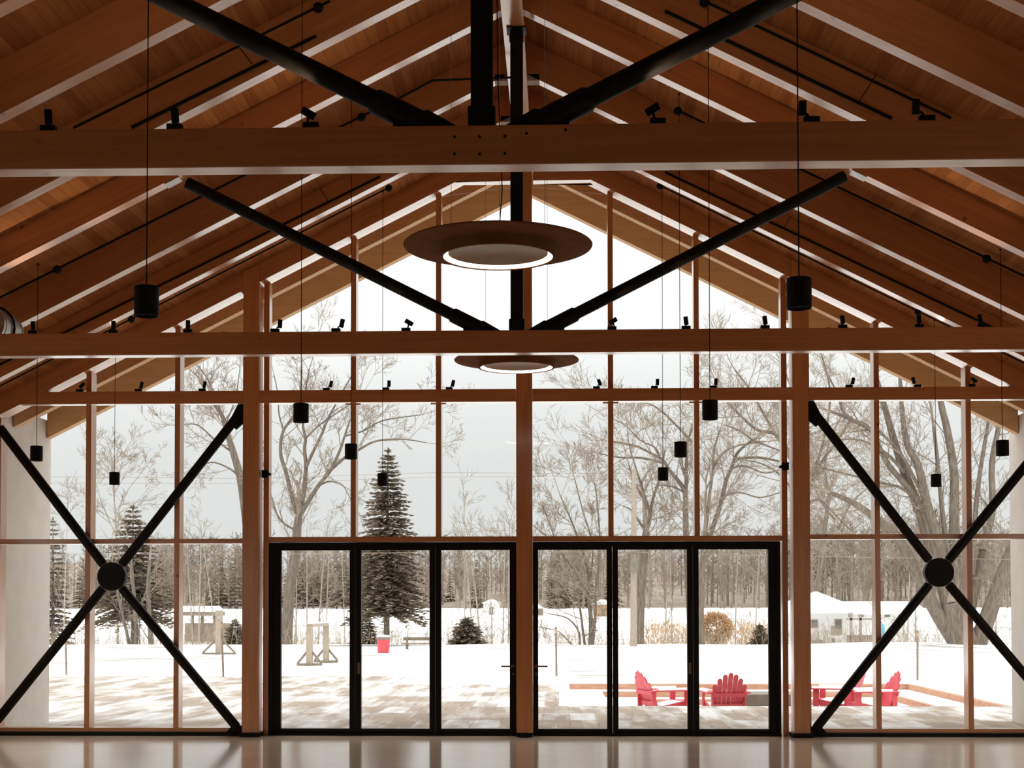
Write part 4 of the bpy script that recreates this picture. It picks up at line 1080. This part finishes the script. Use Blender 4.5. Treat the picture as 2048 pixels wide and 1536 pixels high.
tree('bare twiggy tree between the tall post on the right and the big many trunked tree', (1628, 1290), 78, [
    ([(1628, 1290), (1634, 1180), (1648, 1080), (1656, 1000)], 12, 8),
    ([(1660, 1000), (1650, 940), (1660, 880), (1690, 820)], 6, 2), ([(1670, 1040), (1640, 1000), (1625, 960)], 6, 2), ([(1676, 1060), (1700, 1010), (1730, 980)], 6, 2)], 61, per=.6, blen=(1.2, 2.6), kids=(5, 4, 3))
# slender young trees scattered behind the crest
for i, (px, top, lean, w) in enumerate([(127, 1020, 8, 3), (386, 1110, -12, 4), (397, 1090, 5, 4), (432, 1060, -30, 3), (592, 1090, 2, 3.2), (614, 1075, 0, 4), (636, 1080, 14, 3.6), (652, 1100, 6, 3),
                                       (690, 1120, -6, 2.5), (946, 1080, -18, 4), (962, 1075, -26, 4), (985, 1100, -8, 3), (1006, 1070, 4, 3.4), (1017, 1060, 2, 4), (930, 1000, -2, 3), (1330, 1080, 8, 3), (1345, 1120, -5, 3), (1470, 1090, 6, 3),
                                       (1510, 1110, 8, 3), (1745, 1070, 10, 6), (1815, 1150, 4, 4), (1832, 1140, -3, 3), (1990, 1120, 10, 4)]):
    where = ('in the far left bay' if px < 480 else 'behind the door panel at far left' if px < 700 else 'behind the third door panel' if px < 1030 else 'behind the doors on the right' if px < 1560 else 'in the bay at far right')
    tree(f'slender young bare tree {where}', (px, 1302), 46 + (i*7) % 13, [
        ([(px, 1302), (px+lean*.3, 1302-(1302-top)*.4), (px+lean*.7, 1302-(1302-top)*.75), (px+lean, top)], w, 1.6)], 100+i, BARKL, per=.5, blen=(.7, 1.5), kids=(4, 3), name='young_tree', thin=.007, br=.016)
yt = {}
for o in [o for o in bpy.data.objects if o.name.startswith('young_tree') and o.parent is None]:
    yt.setdefault(o['label'], []).append(o)
for lab, lst in yt.items():
    lst.sort(key=lambda o: o.location.x/(o.location.y-CY))
    for k, o in enumerate(lst): o['label'] = lab + f', {ORD[k]} from the left'
    for o in lst: o['group'] = 'slender young trees behind the crest'

def conifer(label, base, apex_y, half_w, Y, seed, skirt=0., dens=1., name='spruce_tree', apex_x=None, mat=NEEDLE):
    rg = random.Random(seed); sc = (Y-CY)/FPX
    b = P3(*base, Y); b.z = ground_z(b.x, Y); ax = P3(apex_x or base[0], apex_y, Y)
    H = ax.z - b.z; Rm = half_w*sc
    t = thing(name, label, 'tree', (b.x, Y, b.z), 'evergreen trees beyond the lawn')
    obj('trunk', MB().tube([b-Vector((0, 0, .3)), b.lerp(ax, .5), ax], [max(.05, H*.016), H*.010, .012], 8), BARK, t)
    mb = MB(); z0 = H*skirt
    nl = int(14*dens + H*1.9*dens)
    def needle_blade(p, d, L, w):
        s_ = d.cross(Vector((rg.uniform(-1, 1), rg.uniform(-1, 1), 1.2))).normalized()*w
        u = s_.cross(d).normalized()*w*.55
        mb.add([p-s_*.4, p+s_*.4, p+d*L*.6+s_*.8+u*.3, p+d*L, p+d*L*.6-s_*.8+u*.3, p+d*L*.4-u], [(0, 1, 2, 3, 4), (0, 5, 3), (1, 0, 5)])
    for i in range(nl):
        f = (i+.5*rg.random())/nl
        zc = z0 + (H-z0)*f
        cen = b.lerp(ax, zc/H)
        prof = (1-f)**.72
        R0 = Rm*prof*rg.uniform(.82, 1.1) + .05
        nb = max(4, int((5+7*prof)*dens))
        a0 = rg.random()*6.28
        for k in range(nb):
            a = a0 + 2*PI*k/nb + rg.uniform(-.3, .3)
            R = R0*rg.uniform(.72, 1.12)
            dirv = Vector((math.cos(a), math.sin(a), 0))
            rise = .30*(f-.35)
            n = max(3, int(R/.20))
            for j in range(n):
                u = (j+.6)/n
                p = cen + dirv*(R*u) + Vector((0, 0, R*(rise*u - .22*u*u) + .06*u))
                L = (.20+.16*(1-u))*min(1, R+.25)
                for s_ in (-1, 0, 1):
                    dd = dirv.copy(); dd.rotate(Matrix.Rotation(s_*rg.uniform(.5, .95), 3, 'Z'))
                    dd = (dd + Vector((0, 0, rg.uniform(-.30, .12)))).normalized()
                    needle_blade(p + Vector((rg.uniform(-.03, .03), rg.uniform(-.03, .03), rg.uniform(-.04, .04))), dd, L*rg.uniform(.8, 1.3), L*.26)
    for k in range(3): needle_blade(ax-Vector((0, 0, .25)), Vector((rg.uniform(-.2, .2), rg.uniform(-.2, .2), 1)).normalized(), .35, .05)
    obj('boughs', mb, mat, t)
    return t
conifer('tall dark spruce with its peak in the second window left of the middle', (773, 1284), 898, 88, 43, 5, .16, 1.35, apex_x=776)
conifer('spreading dark spruce behind the brace hub in the far left bay', (266, 1303), 1012, 92, 49, 6, .22, 1.1)
conifer('dark spruce at the edge of the white wing wall at far left', (106, 1303), 1036, 46, 54, 8, .1, 1.)
conifer('small snowy spruce behind the third glass door panel', (934, 1299), 1236, 44, 45.5, 9, .04, 1.0, name='small_spruce')
conifer('small spruce beside the red litter bin', (730, 1300), 1222, 34, 47.5, 10, .04, .9, name='small_spruce')
conifer('small spruce between the pale post and the tall post on the left', (470, 1301), 1240, 26, 46, 12, .04, .9, name='small_spruce')
conifer('small dry spruce by the orange bush behind the door panel furthest right', (1520, 1300), 1250, 24, 47.5, 13, .04, .8, name='small_spruce')

# orange leafy bush
b = P3(1428, 1300, 62); rg = random.Random(4)
t = thing('orange_bush', 'rounded orange brown bush at the foot of the woods on the right', 'bush', (b.x, 62, gz(62)), 'dry bushes')
mb = MB()
for k in range(1500):
    v = Vector((rg.gauss(0, 1), rg.gauss(0, 1), rg.gauss(0, 1))).normalized()*rg.uniform(.6, 1)
    p = P3(1430, 1256, 62) + Vector((v.x*.95, v.y*.8, v.z*.85))
    d = (v+Vector((rg.uniform(-.6, .6), rg.uniform(-.6, .6), rg.uniform(-.4, .6)))).normalized(); s_ = d.orthogonal().normalized()*.05
    mb.add([p-s_, p+s_, p+d*.24], [(0, 1, 2)])
obj('leaves', mb, ORANGEB, t)
stm = MB()
for k in range(14):
    q = Vector((b.x, 62, gz(62)-.2)); e = P3(1430+rg.uniform(-22, 22), 1250+rg.uniform(-12, 10), 62+rg.uniform(-.5, .5)); stm.tube([q, q.lerp(e, .5)+Vector((0, 0, .2)), e], [.03, .02, .008], 4)
obj('stems', stm, BARK, t)

# dry brush and weeds along the crest and down the slope: nobody could count it
rg = random.Random(77); mb = MB()
for k in range(2600):
    px = rg.uniform(-20, 2080); Y = rg.choice([rg.uniform(45, 52), rg.uniform(48, 75)])
    x = at(px, 1290, Y).x; z = ground_z(x, Y)
    h = rg.uniform(.3, 1.5) * (1.2 if rg.random() < .15 else .8)
    p = Vector((x, Y, z-.05)); d = Vector((rg.uniform(-.35, .35), rg.uniform(-.2, .2), 1))
    m = p + d*h*.5; e = p + d*h + Vector((rg.uniform(-.15, .15), 0, 0))
    mb.tube([p, m, e], [.011, .008, .005], 3, False)
    for j in range(2):
        q = p + d*h*rg.uniform(.35, .9); mb.tube([q, q+Vector((rg.uniform(-.35, .35), rg.uniform(-.2, .2), rg.uniform(.1, .4)))], [.007, .004], 3, False)
tag(obj('dry_undergrowth', mb, BRUSH), 'thin dry weeds and saplings along the edge of the snow field', 'undergrowth', None, 'stuff')
mb = MB()
for k in range(260):
    px = rg.choice([rg.uniform(1290, 1400), rg.uniform(1400, 1560), rg.uniform(1480, 1560), rg.uniform(1560, 1700)]); Y = rg.uniform(70, 110)
    x = at(px, 1270, Y).x; z = gz(Y) + rg.uniform(0, .5)
    for j in range(10):
        p = Vector((x+rg.gauss(0, .5), Y+rg.gauss(0, .4), z+abs(rg.gauss(0, .45)))); d = Vector((rg.uniform(-.6, .6), rg.uniform(-.6, .6), 1)).normalized(); s_ = d.orthogonal().normalized()*.05
        mb.add([p-s_, p+s_, p+d*.4], [(0, 1, 2)])
tag(obj('orange_undergrowth', mb, ORANGEB), 'orange brown dry growth at the foot of the woods behind the doors on the right', 'undergrowth', None, 'stuff')

# ------------------------------------------------------------------ the woods: a rising hill side and far trees
mb = MB()
hx = [-170+10*i for i in range(35)]; hy = [205, 216, 228, 245, 265, 290, 320, 350]
for j, y in enumerate(hy):
    for i, x in enumerate(hx):
        f = max(0, (y-216)/134)
        z = 1.05 + f*10.5 + (1.6*math.sin(x*.045+1)+1.1*math.sin(x*.11))*f + (-.9 if j == 0 else 0)
        mb.v.append((x, y, z))
n = len(hx)
for j in range(len(hy)-1):
    for i in range(n-1): mb.f.append((j*n+i, j*n+i+1, (j+1)*n+i+1, (j+1)*n+i))
tag(obj('wooded_hill', mb, HILL, smooth=True), kind='structure')
def far_proto(seed, H, wide):
    rg = random.Random(seed); m = MB()
    pts = [Vector((0, 0, -.5)), Vector((rg.uniform(-.2, .2), 0, H*.35)), Vector((rg.uniform(-.4, .4), 0, H*.7)), Vector((rg.uniform(-.6, .6), 0, H))]
    m.tube(pts, [.17, .13, .08, .03], 4, False)
    for k in range(34):
        u = rg.uniform(.18, 1)*3; i = min(int(u), 2); q = pts[i].lerp(pts[i+1], u-i)
        a = rg.uniform(0, 6.28); L = wide*rg.uniform(.5, 1)*(1.15-u/3*.6)
        d = Vector((math.cos(a), math.sin(a)*.8, rg.uniform(.35, 1.1))).normalized()
        e = q + d*L; mid = q + d*L*.5 + Vector((rg.uniform(-.2, .2), 0, rg.uniform(-.1, .3)))
        m.tube([q, mid, e], [.055, .04, .02], 3, False)
        for j in range(5):
            w = q.lerp(e, rg.uniform(.3, 1)); dd = (d + Vector((rg.uniform(-.9, .9), rg.uniform(-.9, .9), rg.uniform(-.3, .8)))).normalized()
            m.tube([w, w+dd*L*rg.uniform(.25, .5)], [.03, .014], 3, False)
    return m
def far_con(seed, H, R):
    rg = random.Random(seed); m = MB()
    m.tube([(0, 0, -.5), (0, 0, H)], [.16, .02], 4, False)
    nl = 16
    for i in range(nl):
        f = (i+rg.random()*.6)/nl; z = H*(.1+.9*f); r = R*(1-f)**.85+.1
        for k in range(9):
            a = rg.uniform(0, 6.28); d = Vector((math.cos(a), math.sin(a), -.22)); rr = r*rg.uniform(.7, 1.1)
            s_ = Vector((-math.sin(a), math.cos(a), 0))*rr*.22
            p = Vector((0, 0, z)); m.add([p, p+d*rr*.6+s_, p+d*rr, p+d*rr*.6-s_, p+d*rr*.4+Vector((0, 0, .25))], [(0, 1, 2, 3), (0, 4, 2), (1, 4, 3)])
    return m
def forest(name, label, protos, places, mat):
    VS, FS, off = [], [], 0
    arr = [(np.array(m.v, dtype=np.float64), m.f) for m in protos]
    verts = []; faces = []
    for (x, y, z, s, k, a) in places:
        v, f = arr[k]
        ca, sa = math.cos(a), math.sin(a)
        w = np.empty_like(v); w[:, 0] = (v[:, 0]*ca - v[:, 1]*sa)*s + x; w[:, 1] = (v[:, 0]*sa + v[:, 1]*ca)*s + y; w[:, 2] = v[:, 2]*s + z
        verts.append(w); faces += [tuple(i+off for i in q) for q in f]; off += len(v)
    me = bpy.data.meshes.new(name); me.from_pydata(np.concatenate(verts).tolist(), [], faces); me.materials.append(mat); me.update()
    o = bpy.data.objects.new(name, me); COL.objects.link(o)
    return tag(o, label, 'woods', None, 'stuff')
rg = random.Random(15); pl_ = []
def hill_z(x, y):
    f = max(0, (y-216)/134); return 1.05 + f*10.5 + (1.6*math.sin(x*.045+1)+1.1*math.sin(x*.11))*f
def top_limit(px):
    # how high the tops of the woods stand in the photograph
    prof = [(0, 1085), (180, 1095), (350, 1085), (480, 1082), (700, 1090), (880, 1082), (1030, 1088), (1200, 1075), (1400, 1080), (1560, 1062), (1700, 1040), (1900, 1050), (2048, 1055)]
    for (a, za), (b_, zb) in zip(prof, prof[1:]):
        if px <= b_: return za + (zb-za)*(px-a)/(b_-a)
    return 1060
for k in range(760):
    px = rg.uniform(-60, 2110); y = 208 + 80*rg.random()**1.3
    q = at(px, 1200, y); z = hill_z(q.x, y)
    H = (at(px, top_limit(min(max(px, 0), 2048)) + rg.uniform(-14, 40), y).z - z)
    H = min(max(H, 4.5), 15.5)
    pl_.append((q.x, y, z-.3, H/12, rg.randrange(5), rg.uniform(0, 6.28)))
forest('distant_forest', 'hazy brown bare woods on the rise beyond the far snow field', [far_proto(200+i, 12, 3.0) for i in range(5)], pl_, FARTREE)
pl_ = []
for k in range(70):
    px = rg.choice([rg.uniform(-40, 180), rg.uniform(560, 720), rg.uniform(1100, 1230), rg.uniform(700, 1040), rg.uniform(150, 480)]); y = 206 + 30*rg.random()
    q = at(px, 1200, y); z = hill_z(q.x, y)
    pl_.append((q.x, y, z-.3, rg.uniform(.55, .95), rg.randrange(3), rg.uniform(0, 6.28)))
forest('distant_conifer_forest', 'darker evergreen patches in the woods beyond the far snow field', [far_con(300+i, 10, 2.4) for i in range(3)], pl_, FARNEEDLE)

# ------------------------------------------------------------------ light: an overcast winter sky
W = bpy.data.worlds.new('overcast_sky'); SC.world = W; W.use_nodes = True
nt = W.node_tree; bg = nt.nodes['Background']; L = nt.links.new
tc = N(nt, 'ShaderNodeTexCoord'); sp = N(nt, 'ShaderNodeSeparateXYZ')
r = ramp(nt, [(.0, (.53, .54, .535)), (.095, (.565, .575, .57)), (.14, (.63, .64, .635)), (.185, (.74, .75, .745)), (.36, (1.0, 1.0, .99)), (.6, (1.55, 1.55, 1.53)), (1, (1.95, 1.95, 1.93))])
no = N(nt, 'ShaderNodeTexNoise'); no.inputs['Scale'].default_value = 2.2; no.inputs['Detail'].default_value = 4
mx = N(nt, 'ShaderNodeMix', data_type='RGBA', blend_type='MULTIPLY'); mx.inputs['Factor'].default_value = 1
r2 = ramp(nt, [(.3, (.97, .97, .97)), (.7, (1.03, 1.03, 1.03))])
L(tc.outputs['Generated'], sp.inputs[0]); L(sp.outputs['Z'], r.inputs['Fac'])
L(tc.outputs['Generated'], no.inputs['Vector']); L(no.outputs['Fac'], r2.inputs['Fac'])
L(r.outputs['Color'], mx.inputs['A']); L(r2.outputs['Color'], mx.inputs['B'])
L(mx.outputs['Result'], bg.inputs['Color']); bg.inputs['Strength'].default_value = 1.0

SC.view_settings.view_transform = 'Standard'
SC.view_settings.look = 'None'
SC.view_settings.exposure = 0.6
SC.view_settings.gamma = 1.0
SC.view_settings.use_curve_mapping = False
SC.cycles.use_denoising = True
SC.cycles.max_bounces = 10; SC.cycles.diffuse_bounces = 6; SC.cycles.glossy_bounces = 4; SC.cycles.transparent_max_bounces = 16
SC.cycles.sample_clamp_indirect = 6
SC.cycles.caustics_reflective = False; SC.cycles.caustics_refractive = False
